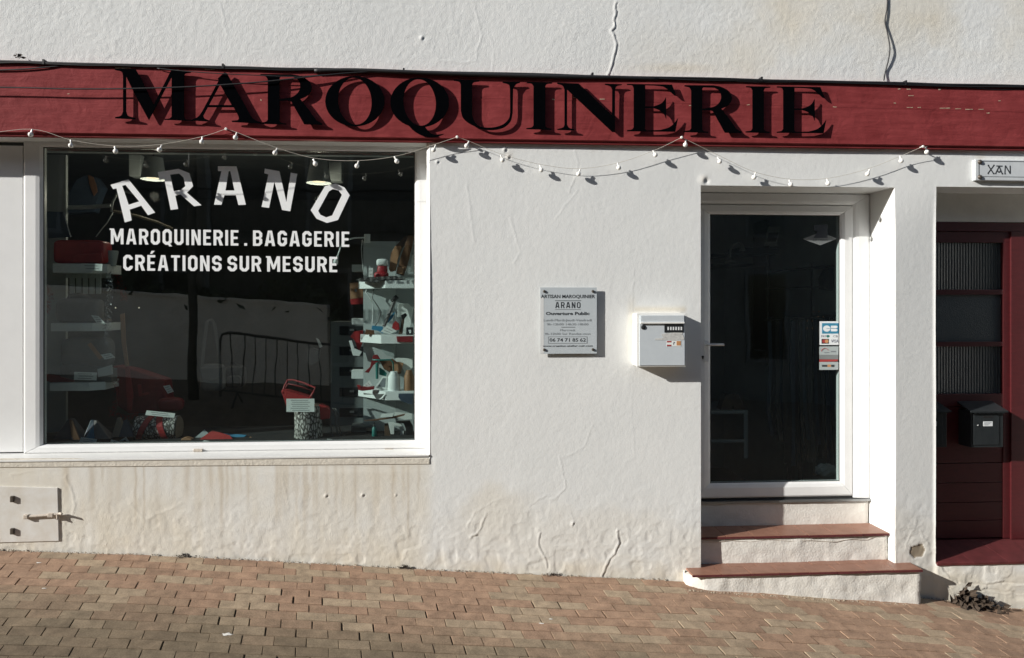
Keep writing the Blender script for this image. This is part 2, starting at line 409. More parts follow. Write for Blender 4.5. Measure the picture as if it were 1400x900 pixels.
# ------------------------------------------------------------------ ground
GP = [(-60, 749.5), (17, 752), (217, 758), (400, 767.5), (540, 775), (600, 778.5), (800, 787.5), (930, 793)]
gx = [W(a, b).x for a, b in GP]; gz = [W(a, b).z for a, b in GP]
CS = 0.115                                           # fall of the pavement away from the wall
for a, b, Y in [(1100, 816.5, -.12), (1261, 827, -.12)]:
    p = W(a, b, Y); gx.append(p.x); gz.append(p.z - CS*Y)
p = W(1385, 831); gx.append(p.x); gz.append(p.z)
gx = [gx[0]-9] + gx + [gx[-1]+9]; gz = [gz[0]+.45] + gz + [gz[-1]-.6]
def gwall(x): return float(np.interp(x, gx, gz))
def gcross(Y):
    if Y > 0: return 0.0
    return float(np.interp(Y, [-30, -12, -6, -4, -2.6, -1.35, 0], [.75, .32, .02, -.14, -.18, -CS*1.35, 0]))
def ground(x, Y): return (gwall(x-.15)+gwall(x)+gwall(x+.15))/3 + gcross(Y)

# base sheet (bedding sand under the pavers near the wall, the street beyond)
mb = MB()
xs = list(np.linspace(-40, -6, 12)) + list(np.linspace(-5.4, 6, 60)) + list(np.linspace(7, 40, 12))
ys = [-60, -30, -12, -9, -7, -6, -5, -4, -3, -2.6, -2, -1.6, -1.42]
def sheet(mb, xs, ys, dz):
    n0 = len(mb.v)
    vs = [(x, y, ground(x, y) + dz) for y in ys for x in xs]
    nx = len(xs)
    fs = [(j*nx+i, j*nx+i+1, (j+1)*nx+i+1, (j+1)*nx+i) for j in range(len(ys)-1) for i in range(nx-1)]
    return mb.add(vs, fs)
sheet(mb, xs, ys, 0.0)
mb.build('street', M['road'], kind='structure')
pav = empty('pavement', (0, 0, 0), kind='structure')
M['bedding'] = mat('paver_bedding', (.035,.028,.022), .95, .3, 60, .3, 200)
mb = MB(); sheet(mb, list(np.linspace(-7, 8, 90)), [-1.42, -1.0, -.6, -.3, -.1, 0.05], -.012)
mb.build('bedding', M['bedding'], pav)

SHEAR = -0.17
PW, PH = .1735, .0835
def paver_mesh(i):
    r = random.Random(100+i); g = .0017
    hx, hy = PW/2-g, PH/2-.0027; ch = .0016
    mb = MB()
    def pt(x, y, z): return (x + SHEAR*y, y, z)
    j = lambda: r.uniform(-.0012, .0012)
    c = [(-hx+j(), -hy+j()), (hx+j(), -hy+j()), (hx+j(), hy+j()), (-hx+j(), hy+j())]
    vs = [pt(x, y, -.05) for x, y in c] + [pt(x, y, -ch) for x, y in c] + [pt(x - math.copysign(ch, x), y - math.copysign(ch, y), j()*.4) for x, y in c]
    fs = [(0,1,5,4),(1,2,6,5),(2,3,7,6),(3,0,4,7),(4,5,9,8),(5,6,10,9),(6,7,11,10),(7,4,8,11),(8,9,10,11)]
    me = bpy.data.meshes.new('paver'); me.from_pydata(vs, [], fs); me.materials.append(M['paver']); return me, vs, fs
PM = [paver_mesh(i) for i in range(7)]
slots = []
rows = 17
for r_ in range(rows):
    Y = -.012 - PH*(r_+.5)
    off = (r_ % 2)*PW*.5 + rng.uniform(-.02, .02)
    run = 0; kind = 0
    x = -4.6 + off + SHEAR*Y
    while x < 5.6:
        if run <= 0:
            kind = 1 - kind; run = rng.choice([2,3,3,4]) if kind == 0 else rng.choice([1,2,2])
        run -= 1
        slots.append((r_, x, Y, kind)); x += PW
def lerp(a, b, t): return tuple(p+(q-p)*t for p, q in zip(a, b))
def paver_col(x, Y, kind):
    base = (.312,.204,.138) if kind == 0 else (.338,.258,.178)
    v = rng.uniform(.91, 1.09); base = tuple(c*v for c in base)
    edge = -.36 - .085*(x+2.5) + rng.uniform(-.1, .1)      # traffic grime starts further out to the right
    t = min(1, max(0, (edge - Y)/.38))
    v2 = rng.uniform(.84, 1.14)*(1 - .30*min(1, max(0, (-.55 - .06*(x+2.5) - Y)/.5)))
    return lerp(base, (.218*v2, .170*v2, .114*v2), t*.9)
in_view = []
for s in slots:
    z = ground(s[1], s[2]); px, py = PXf(s[1], s[2], z)
    step = 1.62 < s[1] < 3.26 and s[2] > -.12
    if -25 < px < 1425 and py < 915 and not step: in_view.append(s)
in_view.sort(key=lambda s: s[2])
near = set(in_view[:300])
far = [s for s in slots if s not in near]
for s in slots:
    r_, x, Y, kind = s
    if s not in near: continue
    me, _, _ = PM[rng.randrange(7)]
    o = bpy.data.objects.new('paver', me); C.objects.link(o); o.parent = pav
    sx_ = (ground(x+.05, Y)-ground(x-.05, Y))/.1; sy_ = (ground(x, Y+.03)-ground(x, Y-.03))/.06
    o.location = (x + rng.uniform(-.001, .001), Y, ground(x, Y) + rng.uniform(-.0018, .0018))
    o.rotation_euler = (math.atan(sy_)+rng.uniform(-.007, .007), -math.atan(sx_)+rng.uniform(-.006, .006), rng.uniform(-.006, .006))
    o.color = (*paver_col(x, Y, kind), 1)
    if rng.random() < .10: o.scale = (rng.uniform(.93, .965), 1, 1)
mb = MB(); cols = []
for r_, x, Y, kind in far:
    _, vs, fs = PM[rng.randrange(7)]
    z0 = rng.uniform(-.0018, .0018)
    mb.add([(x+a, Y+b_, ground(x+a, Y+b_)+c+z0) for a, b_, c in vs], fs)
    cols += [paver_col(x, Y, kind)]*1
    cols[-1] = (cols[-1], len(fs))
o = None
me = bpy.data.meshes.new('paver_far'); me.from_pydata(mb.v, [], mb.f); me.materials.append(M['paver_far'])
at = me.color_attributes.new('col', 'FLOAT_COLOR', 'CORNER')
arr = np.ones((len(me.loops), 4), np.float32); k = 0
for c, nf in cols:
    arr[k:k+nf*4, :3] = c; k += nf*4
at.data.foreach_set('color', arr.ravel())
o = bpy.data.objects.new('paver', me); C.objects.link(o); o.parent = pav; o['kind'] = 'stuff'
# gritty strip where the pavers meet the wall
mb = MB()
for i in range(900):
    x = rng.uniform(-3.4, 4.2); s = rng.uniform(.002, .007); Y = -abs(rng.gauss(0, .012)) - .003
    if 1.62 < x < 3.24: Y -= .125
    z = ground(x, Y)
    mb.add([(x-s, Y, z), (x+s*.6, Y-s, z), (x+s, Y+s*.4, z), (x, Y, z+s*rng.uniform(.6, 1.6))], [(0,1,3),(1,2,3),(2,0,3)])
M['grit'] = mat('wall_grit', (.30,.25,.19), .95, .5, 90, 0)
mb.build('grit', M['grit'], pav, kind='stuff')
for i, (px, py, s) in enumerate([(310, 868, .03), (53, 770, .016), (740, 853, .014), (60, 805, .012), (753, 847, .012)]):
    u = (px-PPX)/F; v = (PPY-py)/F
    t = 3.9
    for _ in range(30):
        x_ = t*(st+u*ct); Y_ = t*(ct-u*st)-D; t += ((CZ+t*v) - ground(x_, Y_))*1.2
    mb = MB(); n_ = 17
    pts = [(x_ + math.cos(a)*s*rng.uniform(.35, 1.5), Y_ + math.sin(a)*s*.45*rng.uniform(.35, 1.4)) for a in [2*math.pi*k/n_ for k in range(n_)]]
    vs = [(a, b_, ground(a, b_)+.0025) for a, b_ in pts] + [(x_, Y_, ground(x_, Y_)+.0045)]
    mb.add(vs, [(k, (k+1) % n_, n_) for k in range(n_)])
    mb.build('splash', M['splash'], pav)

# ------------------------------------------------------------------ building
bld = empty('shop_building', (0, 0, 0), 'white stucco shop front with cracks and stains around its window and doors', 'building')
WD, DD = .160, .277                                   # recess of the shop window / of the doors
z_win_t = W(300, 190).z; z_win_b = W(300, 629).z
OPEN = [(X(-260), X(587), z_win_b, z_win_t, WD+.03), (X(958), X(1223), -1.2, W(1090, 255).z, DD+.02), (X(1280), X(1475), W(1340, 770).z, W(1340, 256).z, DD+.02)]
def axis(a, b, step, lo, hi, snaps):
    n_ = int(round((b-a)/step)); c = list(np.linspace(a, b, n_+1))
    for s in snaps:
        if a < s < b: c[int(np.argmin([abs(q-s) for q in c]))] = s
    c = [lo] + list(np.linspace(lo, a, 8))[1:-1] + c + list(np.linspace(b, hi, 8))[1:]
    return np.array(sorted(set(c)))
sx = [v for o_ in OPEN for v in o_[:2]]; sz = [v for o_ in OPEN for v in o_[2:4]]
ax = axis(-4.6, 4.15, .0075, -9, 10, sx); az = axis(-.35, 4.05, .0075, -1.2, 7, sz)
XX, ZZ = np.meshgrid(ax, az)
def vnoise(x, z, s, seed):
    r = np.random.RandomState(seed); n_ = 256; g = r.rand(n_, n_)
    u = x/s + 1000; v = z/s + 1000; iu = np.floor(u).astype(int); iv = np.floor(v).astype(int); fu = u-iu; fv = v-iv
    fu = fu*fu*(3-2*fu); fv = fv*fv*(3-2*fv)
    a = g[iv % n_, iu % n_]; b_ = g[iv % n_, (iu+1) % n_]; c = g[(iv+1) % n_, iu % n_]; d = g[(iv+1) % n_, (iu+1) % n_]
    return (a*(1-fu)+b_*fu)*(1-fv) + (c*(1-fu)+d*fu)*fv - .5
PXX, PYY = PXf(XX, 0.0, ZZ)
def sstep(a, b, v):
    t = np.clip((v-a)/(b-a), 0, 1); return t*t*(3-2*t)
upper = sstep(125, 95, PYY)
low = sstep(640, 760, PYY)
H = .008*vnoise(XX, ZZ, .9, 1) + .0012*vnoise(XX, ZZ, .30, 2) + .0003*vnoise(XX, ZZ, .11, 3) + .0002*vnoise(XX, ZZ, .05, 4)
patchy = np.clip(.5 + 1.6*vnoise(XX, ZZ, .45, 70), 0, 1)
H += (.0006*upper*patchy + .0002)*vnoise(XX, ZZ, .026, 5) + (.00055 + .0004*low + .0005*upper)*vnoise(XX, ZZ, .0165, 6)
for sc_, th_, sd_ in ((.22, .12, 80), (.15, -.1, 81), (.30, -.16, 82), (.10, .2, 83)):
    pl_ = vnoise(XX, ZZ, sc_, sd_) + .30*vnoise(XX, ZZ, sc_*.3, sd_+10) + .16*vnoise(XX, ZZ, sc_*.12, sd_+20)
    H += (.00016 + .00036*low + .0003*upper*patchy)*sstep(th_-.018, th_+.018, pl_)
H += low*(.0009*vnoise(XX, ZZ, .14, 8) + .0006*np.abs(vnoise(XX, ZZ, .06, 9)))
bl_ = sstep(720, 790, PYY); ck = np.clip(np.abs(vnoise(XX, ZZ, .09, 14)) - .22, 0, 1)
H += .0014*bl_*vnoise(XX, ZZ, .04, 12) + .0016*low*vnoise(XX, ZZ, .024, 13) - .006*(low+.4*bl_)*np.clip(ck, 0, .1)*3
H += .022*sstep(1216, 1224, PXX)*sstep(1283, 1276, PXX)*(.5 - (PXX-1223)/57) * sstep(240, 330, PYY)
stR = np.zeros_like(XX); stG = np.zeros_like(XX); stB = np.zeros_like(XX)
nz = vnoise(XX, ZZ, .35, 20); nz2 = vnoise(XX, ZZ, .08, 21); nz3 = vnoise(XX*3.5, ZZ*.6, .14, 22)
under = sstep(600, 575, PXX)*sstep(628, 632, PYY)
stR = np.maximum(stR, under*(.62 + .5*nz + .2*nz2 + .25*nz3))
stR = np.maximum(stR, sstep(672, 712, PYY + 60*nz + 22*nz2)*(.30+.4*nz) * sstep(560, 620, PXX))
stR = np.maximum(stR, sstep(740, 785, PYY + 10*nz2 - .02*(PXX-600))*(.75+.4*nz2))
stR = np.maximum(stR, sstep(750, 1150, PXX)*upper*np.clip(.38 + 1.0*nz + .3*nz2, 0, 1))
stR = np.maximum(stR, np.exp(-((PXX-930)/70)**2 - ((PYY-93)/9)**2)*.7)
for i in range(46):
    cx = rng.choice([rng.uniform(90, 585), rng.uniform(90, 585), rng.gauss(420, 60)]); wdt = rng.uniform(1.0, 5.0); ln = rng.uniform(25, 125); a = rng.uniform(.18, .6)
    stG = np.maximum(stG, a*np.exp(-((PXX-cx-2*nz2)/wdt)**2)*sstep(631, 640, PYY)*sstep(640+ln, 640+ln*.3, PYY)*sstep(600, 590, PXX))
for cx, wdt, ln, a in [(486, 1.6, 95, .55), (558, 1.4, 120, .5), (517, 1.5, 90, .35), (406, 2.2, 110, .35), (388, 1.2, 70, .3), (215, 4, 110, .25), (270, 4, 100, .25), (150, 5, 90, .22)]:
    stG = np.maximum(stG, a*np.exp(-((PXX-cx-1.5*nz2)/wdt)**2)*sstep(631, 640, PYY)*sstep(640+ln, 640+ln*.5, PYY))
def crack(pts, depth, wd, lip, stain=0.0, jag=.004):
    global H, stG
    depth *= .27; lip *= .40; wd *= .60; stain *= .4
    q = [W(a, b_) for a, b_ in pts]
    x0, x1 = min(p.x for p in q)-.06, max(p.x for p in q)+.06; z0, z1 = min(p.z for p in q)-.06, max(p.z for p in q)+.06
    i0, i1 = np.searchsorted(ax, x0), np.searchsorted(ax, x1); j0, j1 = np.searchsorted(az, z0), np.searchsorted(az, z1)
    x = XX[j0:j1, i0:i1] + jag*(3*vnoise(XX[j0:j1, i0:i1], ZZ[j0:j1, i0:i1], .045, 31) + 2*vnoise(XX[j0:j1, i0:i1], ZZ[j0:j1, i0:i1], .02, 33)); z = ZZ[j0:j1, i0:i1] + jag*(3*vnoise(XX[j0:j1, i0:i1], ZZ[j0:j1, i0:i1], .045, 32) + 2*vnoise(XX[j0:j1, i0:i1], ZZ[j0:j1, i0:i1], .02, 34))
    best = np.full(x.shape, 9.0); side = np.zeros(x.shape)
    for a, b_ in zip(q, q[1:]):
        dx, dz = b_.x-a.x, b_.z-a.z; L2 = dx*dx+dz*dz
        t = np.clip(((x-a.x)*dx + (z-a.z)*dz)/L2, 0, 1); ex = x-a.x-t*dx; ez = z-a.z-t*dz; d = np.hypot(ex, ez)
        m_ = d < best; best[m_] = d[m_]; side[m_] = np.sign(ex)[m_]
    sg = best*side
    H[j0:j1, i0:i1] += -depth*np.exp(-(best/wd)**2) + lip*np.exp(-((sg+wd*1.6)/(wd*1.3))**2)
    if stain: stG[j0:j1, i0:i1] = np.maximum(stG[j0:j1, i0:i1], stain*np.exp(-(best/(wd*1.1))**2))
crack([(843,5),(842,38),(838,42),(845,62),(840,82),(832,104)], .012, .010, .011, .45)
crack([(650,10),(660,48),(653,70),(652,84),(640,84),(600,82)], .001, .006, .004)
crack([(668,45),(676,65),(673,100)], .001, .005, .003)
crack([(302,5),(308,30),(312,48)], .0, .006, .003)
crack([(787,202),(791,222),(790,238),(780,262)], .002, .006, .003, .1)
crack([(868,370),(866,395),(867,428)], .002, .006, .002, .15)
crack([(868,500),(864,560),(870,640)], .0008, .006, .0012)
crack([(738,732),(739,748),(745,760),(749,775)], .008, .009, .008, .3)
crack([(845,727),(849,742),(843,756),(832,770),(824,788)], .011, .010, .009, .5)
crack([(766,625),(772,650),(774,668),(762,682),(745,680),(725,692)], .003, .006, .004, .12)
crack([(812,580),(800,610),(785,622),(770,625)], .001, .006, .003)
crack([(640,720),(650,700),(670,690),(685,683)], .001, .006, .004)
crack([(645,734),(652,731),(661,718),(665,705)], .004, .008, .006, .2)
crack([(646,735),(655,731)], .012, .008, .004, .9)
crack([(782,702),(790,728),(800,740)], .0008, .006, .003)
crack([(388,640),(390,665),(394,690)], .003, .006, .003, .12)
crack([(92,652),(100,672),(104,690),(99,712)], .002, .008, .004)
crack([(17,650),(40,646),(75,645),(90,652)], .002, .007, .003)
crack([(180,690),(200,712),(228,700),(250,690)], .0, .01, .003)
crack([(1240,745),(1248,728),(1258,722),(1266,738),(1278,750)], .002, .007, .004, .1)
crack([(1285,770),(1300,790),(1318,798),(1350,800),(1372,796),(1400,798)], .012, .011, .008, .6)
crack([(1292,800),(1312,812),(1345,806),(1400,812)], .009, .010, .006, .5)
crack([(1258,780),(1290,792),(1300,808)], .006, .010, .006, .3)
crack([(700,300),(712,345),(705,360)], .0, .008, .0025)
crack([(640,255),(645,290),(650,330)], .0, .01, .0025)
crack([(760,300),(775,280),(790,262)], .0005, .006, .0025)
crack([(1040,330),(1050,300)], .0, .006, .002)
# bare patch low on the pier, pock marks
pp = [(1245,748),(1262,744),(1266,752),(1262,762),(1250,763),(1244,757)]
q = [XZ(*p) for p in pp]
inside = np.zeros(XX.shape, bool)
for (xa, za), (xb, zb) in zip(q, q[1:]+q[:1]):
    c_ = ((za > ZZ) != (zb > ZZ)) & (XX < (xb-xa)*(ZZ-za)/(zb-za+1e-12)+xa); inside ^= c_
stB[inside] = 1.0; H[inside] -= .005
for px, py, s in [(446,678,.010), (496,677,.010), (541,677,.006), (783,716,.010), (915,196,.012), (577,52,.014), (962,246,.03), (690,205,.014), (695,215,.012), (598,222,.01)]:
    p = W(px, py); d = np.hypot(XX-p.x, ZZ-p.z); H += .007*np.exp(-(d/s)**2) - .010*np.exp(-(np.hypot(XX-p.x-s*.7, ZZ-p.z+s*.3)/(s*.6))**2)
for px, py, s, a in [(962,246,.03,.35), (695,212,.035,.3), (1340,214,.04,.3), (812,202,.03,.25), (866,440,.02,.3), (905,424,.10,.0)]:
    p = W(px, py); d = np.hypot(XX-p.x, (ZZ-p.z)); stG = np.maximum(stG, a*np.exp(-(d/s)**2)*(1+nz2))
p0 = W(865, 424); p1 = W(938, 428)
stR = np.maximum(stR, .8*sstep(p0.x-.03, p0.x+.03, XX)*sstep(p1.x+.02, p1.x-.02, XX)*np.exp(-((ZZ-p0.z-.004)/.022)**2))
stR = np.maximum(stR, .5*np.exp(-((XX-p0.x+.01)/.03)**2)*sstep(W(0,510).z, W(0,480).z, ZZ)*sstep(W(0,395).z, W(0,425).z, ZZ))
bump = .25 + .26*upper + .16*low + .05*under
rag = np.zeros_like(XX)
H *= 1 - sstep(618, 626, PYY)*sstep(648, 638, PYY)*sstep(596, 590, PXX)*.85
YYw = -H
keep = np.ones((len(az)-1, len(ax)-1), bool)
cxm = (ax[:-1]+ax[1:])/2; czm = (az[:-1]+az[1:])/2
for x0, x1, z0, z1, dp in OPEN:
    keep &= ~((cxm[None, :] > x0) & (cxm[None, :] < x1) & (czm[:, None] > z0) & (czm[:, None] < z1))
nx = len(ax); nv = XX.size
verts = np.stack([XX.ravel(), YYw.ravel(), ZZ.ravel()], 1)
jj, ii = np.nonzero(keep)
quads = np.stack([jj*nx+ii, jj*nx+ii+1, (jj+1)*nx+ii+1, (jj+1)*nx+ii], 1)
extra = []; eq = []; base = nv
def jamb(line_idx, dp, flip):
    global base
    vv = [verts[i] for i in line_idx]
    ring = [list(line_idx)]
    for f in (.04, .25, 1.0):
        new = []
        for q_ in vv: extra.append((q_[0], q_[1]*(1-f)+dp*f, q_[2])); new.append(base); base += 1
        ring.append(new)
    for a, b_ in zip(ring, ring[1:]):
        for k in range(len(a)-1):
            f = (a[k], a[k+1], b_[k+1], b_[k]); eq.append(f[::-1] if flip else f)
for x0, x1, z0, z1, dp in OPEN:
    i0, i1 = int(np.argmin(abs(ax-x0))), int(np.argmin(abs(ax-x1))); j0, j1 = int(np.argmin(abs(az-z0))), int(np.argmin(abs(az-z1)))
    jamb([j*nx+i0 for j in range(j0, j1+1)], dp, False); jamb([j*nx+i1 for j in range(j0, j1+1)], dp, True)
    jamb([j1*nx+i for i in range(i0, i1+1)], dp, False); jamb([j0*nx+i for i in range(i0, i1+1)], dp, True)
verts = np.concatenate([verts, np.array(extra)]); quads = np.concatenate([quads, np.array(eq)])
me = bpy.data.meshes.new('wall')
me.vertices.add(len(verts)); me.vertices.foreach_set('co', verts.astype(np.float32).ravel())
me.loops.add(quads.size); me.loops.foreach_set('vertex_index', quads.astype(np.int32).ravel())
me.polygons.add(len(quads)); me.polygons.foreach_set('loop_start', np.arange(0, quads.size, 4, dtype=np.int32))
me.update(calc_edges=True); me.validate()
at = me.attributes.new('stain', 'FLOAT_COLOR', 'POINT')
st4 = np.zeros((len(verts), 4), np.float32); st4[:nv, 0] = np.clip(stR, 0, 1).ravel(); st4[:nv, 1] = np.clip(stG, 0, 1).ravel(); st4[:nv, 2] = stB.ravel(); st4[:nv, 3] = bump.ravel(); st4[nv:, 3] = .2
at.data.foreach_set('color', st4.ravel())
me.shade_smooth(); me.set_sharp_from_angle(angle=R(50))
me.materials.append(M['stucco'])
o = bpy.data.objects.new('wall', me); C.objects.link(o); o.parent = bld
# roof and sides so that the house is a volume
mb = MB(); mb.box(-9, 10, .05, 9, 6.9, 7.0); mb.box(-9.05, -9, .02, 9, -1.2, 7.0); mb.box(10, 10.05, .02, 9, -1.2, 7.0); mb.box(-9, 10, 9, 9.05, -1.2, 7.0)
mb.build('rear_shell', M['lintel'], bld)

# plaster ledge under the sill and corner bead
mb = MB(); a0, a1 = W(-260, 628.5), W(587.5, 628.5)
mb.prism([(a0.x, a0.z), (a1.x, W(587, 626.5).z), (a1.x, W(587, 634.5).z), (a0.x, W(0, 637.5).z)], -.005, .03)
mb.build('plaster_ledge', mat('ledge_plaster', (.64,.60,.52), .9, .12, 20, .5, 60, bdist=.006), bld, bevel=.003)
mb = MB()
xa = X(587); zt, zb = W(585, 192).z, W(585, 627).z
mb.add([(xa+.004, -.004, zb), (xa-.018, .014, zb), (xa+.004, .05, zb), (xa+.004, -.004, zt), (xa-.018, .014, zt), (xa+.004, .05, zt)], [(0,1,4,3),(1,2,5,4),(2,0,3,5),(0,2,1),(3,4,5)])
mb.build('corner_bead', M['mail_edge'], bld)

# ------------------------------------------------------------------ frames
def frame_piece(mb, q_out, q_in, Y, dep, lip=.012, rnd=.006):
    """one mitred bar: q_out/q_in are the two end points (x,z) of the outer and inner edge"""
    def P(p, y): return (p[0], y, p[1])
    (o0, o1), (i0, i1) = q_out, q_in
    def mixp(a, b, t): return (a[0]+(b[0]-a[0])*t, a[1]+(b[1]-a[1])*t)
    prof = [(0, Y+dep), (0, Y+rnd*.6), (.10, Y), (.66, Y), (.86, Y+rnd*.7), (1, Y+lip), (1, Y+dep)]
    A = [P(mixp(o0, i0, t), y) for t, y in prof]; B = [P(mixp(o1, i1, t), y) for t, y in prof]
    n_ = len(prof)
    mb.add(A+B, [(k, k+1, n_+k+1, n_+k) for k in range(n_-1)] + [tuple(range(n_)), tuple(range(2*n_-1, n_-1, -1)), (n_-1, 0, n_, 2*n_-1)])
def ring(parent, name, outer, inner, Y, dep, m, sides='LRTB', gap=.0013, **kw):
    x0, x1, z0, z1 = outer; a0, a1, b0, b1 = inner
    g = gap
    S = {'L': (((x0, z0+g), (x0, z1-g)), ((a0, b0+g), (a0, b1-g))), 'R': (((x1, z0+g), (x1, z1-g)), ((a1, b0+g), (a1, b1-g))),
         'T': (((x0+g, z1), (x1-g, z1)), ((a0+g, b1), (a1-g, b1))), 'B': (((x0+g, z0), (x1-g, z0)), ((a0+g, b0), (a1-g, b0)))}
    for s in sides:
        mb = MB(); frame_piece(mb, *S[s], Y, dep, **kw)
        mb.build(name, m, parent)
def rect(px0, py0, px1, py1, Y):
    return (X(px0, Y), X(px1, Y), (W(px0, py1, Y).z+W(px1, py1, Y).z)/2, (W(px0, py0, Y).z+W(px1, py0, Y).z)/2)

# shop window
win = empty('shop_window', (X(300, WD), WD, z_win_b), None, None); win.parent = bld
ro = rect(32, 197.5, 586.5, 616.5, WD); ri = rect(57, 204, 567, 605.5, WD)
ring(win, 'frame', ro, ri, WD, .06, M['pvc'], lip=.02)
for pa_, pb_ in ((-30, 31.3), (-280, -52)):
    ro2 = rect(pa_, 199, pb_, 618.5, WD+.012)
    mb = MB(); mb.box(ro2[0], ro2[1], WD+.010, WD+.026, ro2[2], ro2[3]); mb.build('side_panel', M['pvc'], win, bevel=.003)
ro2 = rect(-53, 199, -29, 616.5, WD+.03)
mb = MB(); mb.box(ro2[0], ro2[1], WD+.030, WD+.036, ro2[2], ro2[3]); mb.build('glass_pane', M['glass'], win)
GY = WD + .024
rg = rect(55, 202, 569, 607, GY)
mb = MB(); mb.box(rg[0], rg[1], GY, GY+.008, rg[2], rg[3]); mb.build('glass_pane', M['glass'], win)
mb = MB()
for x0, x1, z0, z1 in [(ri[0]-.002, ri[0]+.006, ri[2], ri[3]), (ri[1]-.006, ri[1]+.002, ri[2], ri[3]), (ri[0], ri[1], ri[3]-.006, ri[3]+.002), (ri[0], ri[1], ri[2]-.002, ri[2]+.004)]:
    mb.box(x0, x1, GY-.004, GY-.0005, z0, z1)
mb.build('gasket', M['gasket'], win)
zs = ri[2]
mb = MB()   # aluminium sill, sloping out to the front of the wall
xs0, xs1 = X(-260), X(587)-.002
zf = (W(0, 627, -.01).z + W(587, 624.5, -.01).z)/2
zbk = ro[2]-.001
mb.add([(xs0, -.010, zf), (xs0, WD+.03, zbk), (xs0, WD+.03, zbk-.02), (xs0, -.010, zf-.012), (xs1, -.010, zf), (xs1, WD+.03, zbk), (xs1, WD+.03, zbk-.02), (xs1, -.010, zf-.012)],
       [(0,1,5,4),(3,7,6,2),(0,4,7,3),(1,2,6,5),(0,3,2,1),(4,5,6,7)])
mb.build('window_sill', M['alu'], win, bevel=.002)
for px in (271, 532):
    mb = MB(); p = W(px, 615.5, WD-.004); mb.box(p.x-.03, p.x+.03, WD-.012, WD+.004, p.z-.010, p.z+.008)
    mb.build('drain_cap', M['rusty'], win, bevel=.003)

# lettering on the glass
LY = GY - .0012
def Z7(pts): return [(140+a/5.622, 220+b/5.622) for a, b in pts]
def Z8(pts): return [(310+a/5.622, 220+b/5.622) for a, b in pts]
AR = [
 [Z7([(62,185),(200,142),(405,398),(350,418),(298,345),(210,375),(225,458),(172,474),(108,212),(82,218)]), Z7([(152,192),(178,186),(282,312),(202,338)])],
 [Z7([(425,88),(585,62),(668,95),(697,195),(650,245),(762,342),(705,350),(600,258),(560,268),(582,370),(525,378),(476,142),(438,148)]), Z7([(520,106),(590,98),(624,130),(637,195),(602,225),(548,234)])],
 [[(298,227.5),(323.3,227.5),(336.1,280.1),(326,280.5),(322.5,267.1),(306.8,267.1),(302.8,280.1),(292.6,280.1),(302.6,234.2),(298,234.2)], [(312.6,234),(314.8,234),(320.6,260.6),(308.2,260.6)]],
 [Z8([(292,60),(405,80),(458,318),(492,90),(542,100),(488,388),(425,378),(366,160),(325,362),(268,354),(320,105),(289,96)])],
 [Z8([(755,195),(835,175),(905,205),(945,265),(855,455),(770,478),(690,445),(645,380)]), Z8([(785,235),(815,217),(860,228),(885,262),(810,420),(765,435),(720,415),(703,385)])]]
for cs in AR:
    mb = MB(); outline(mb, [[XZ(a, b, LY) for a, b in c] for c in cs], LY, .0008)
    mb.build('letter', M['vinyl'], win)

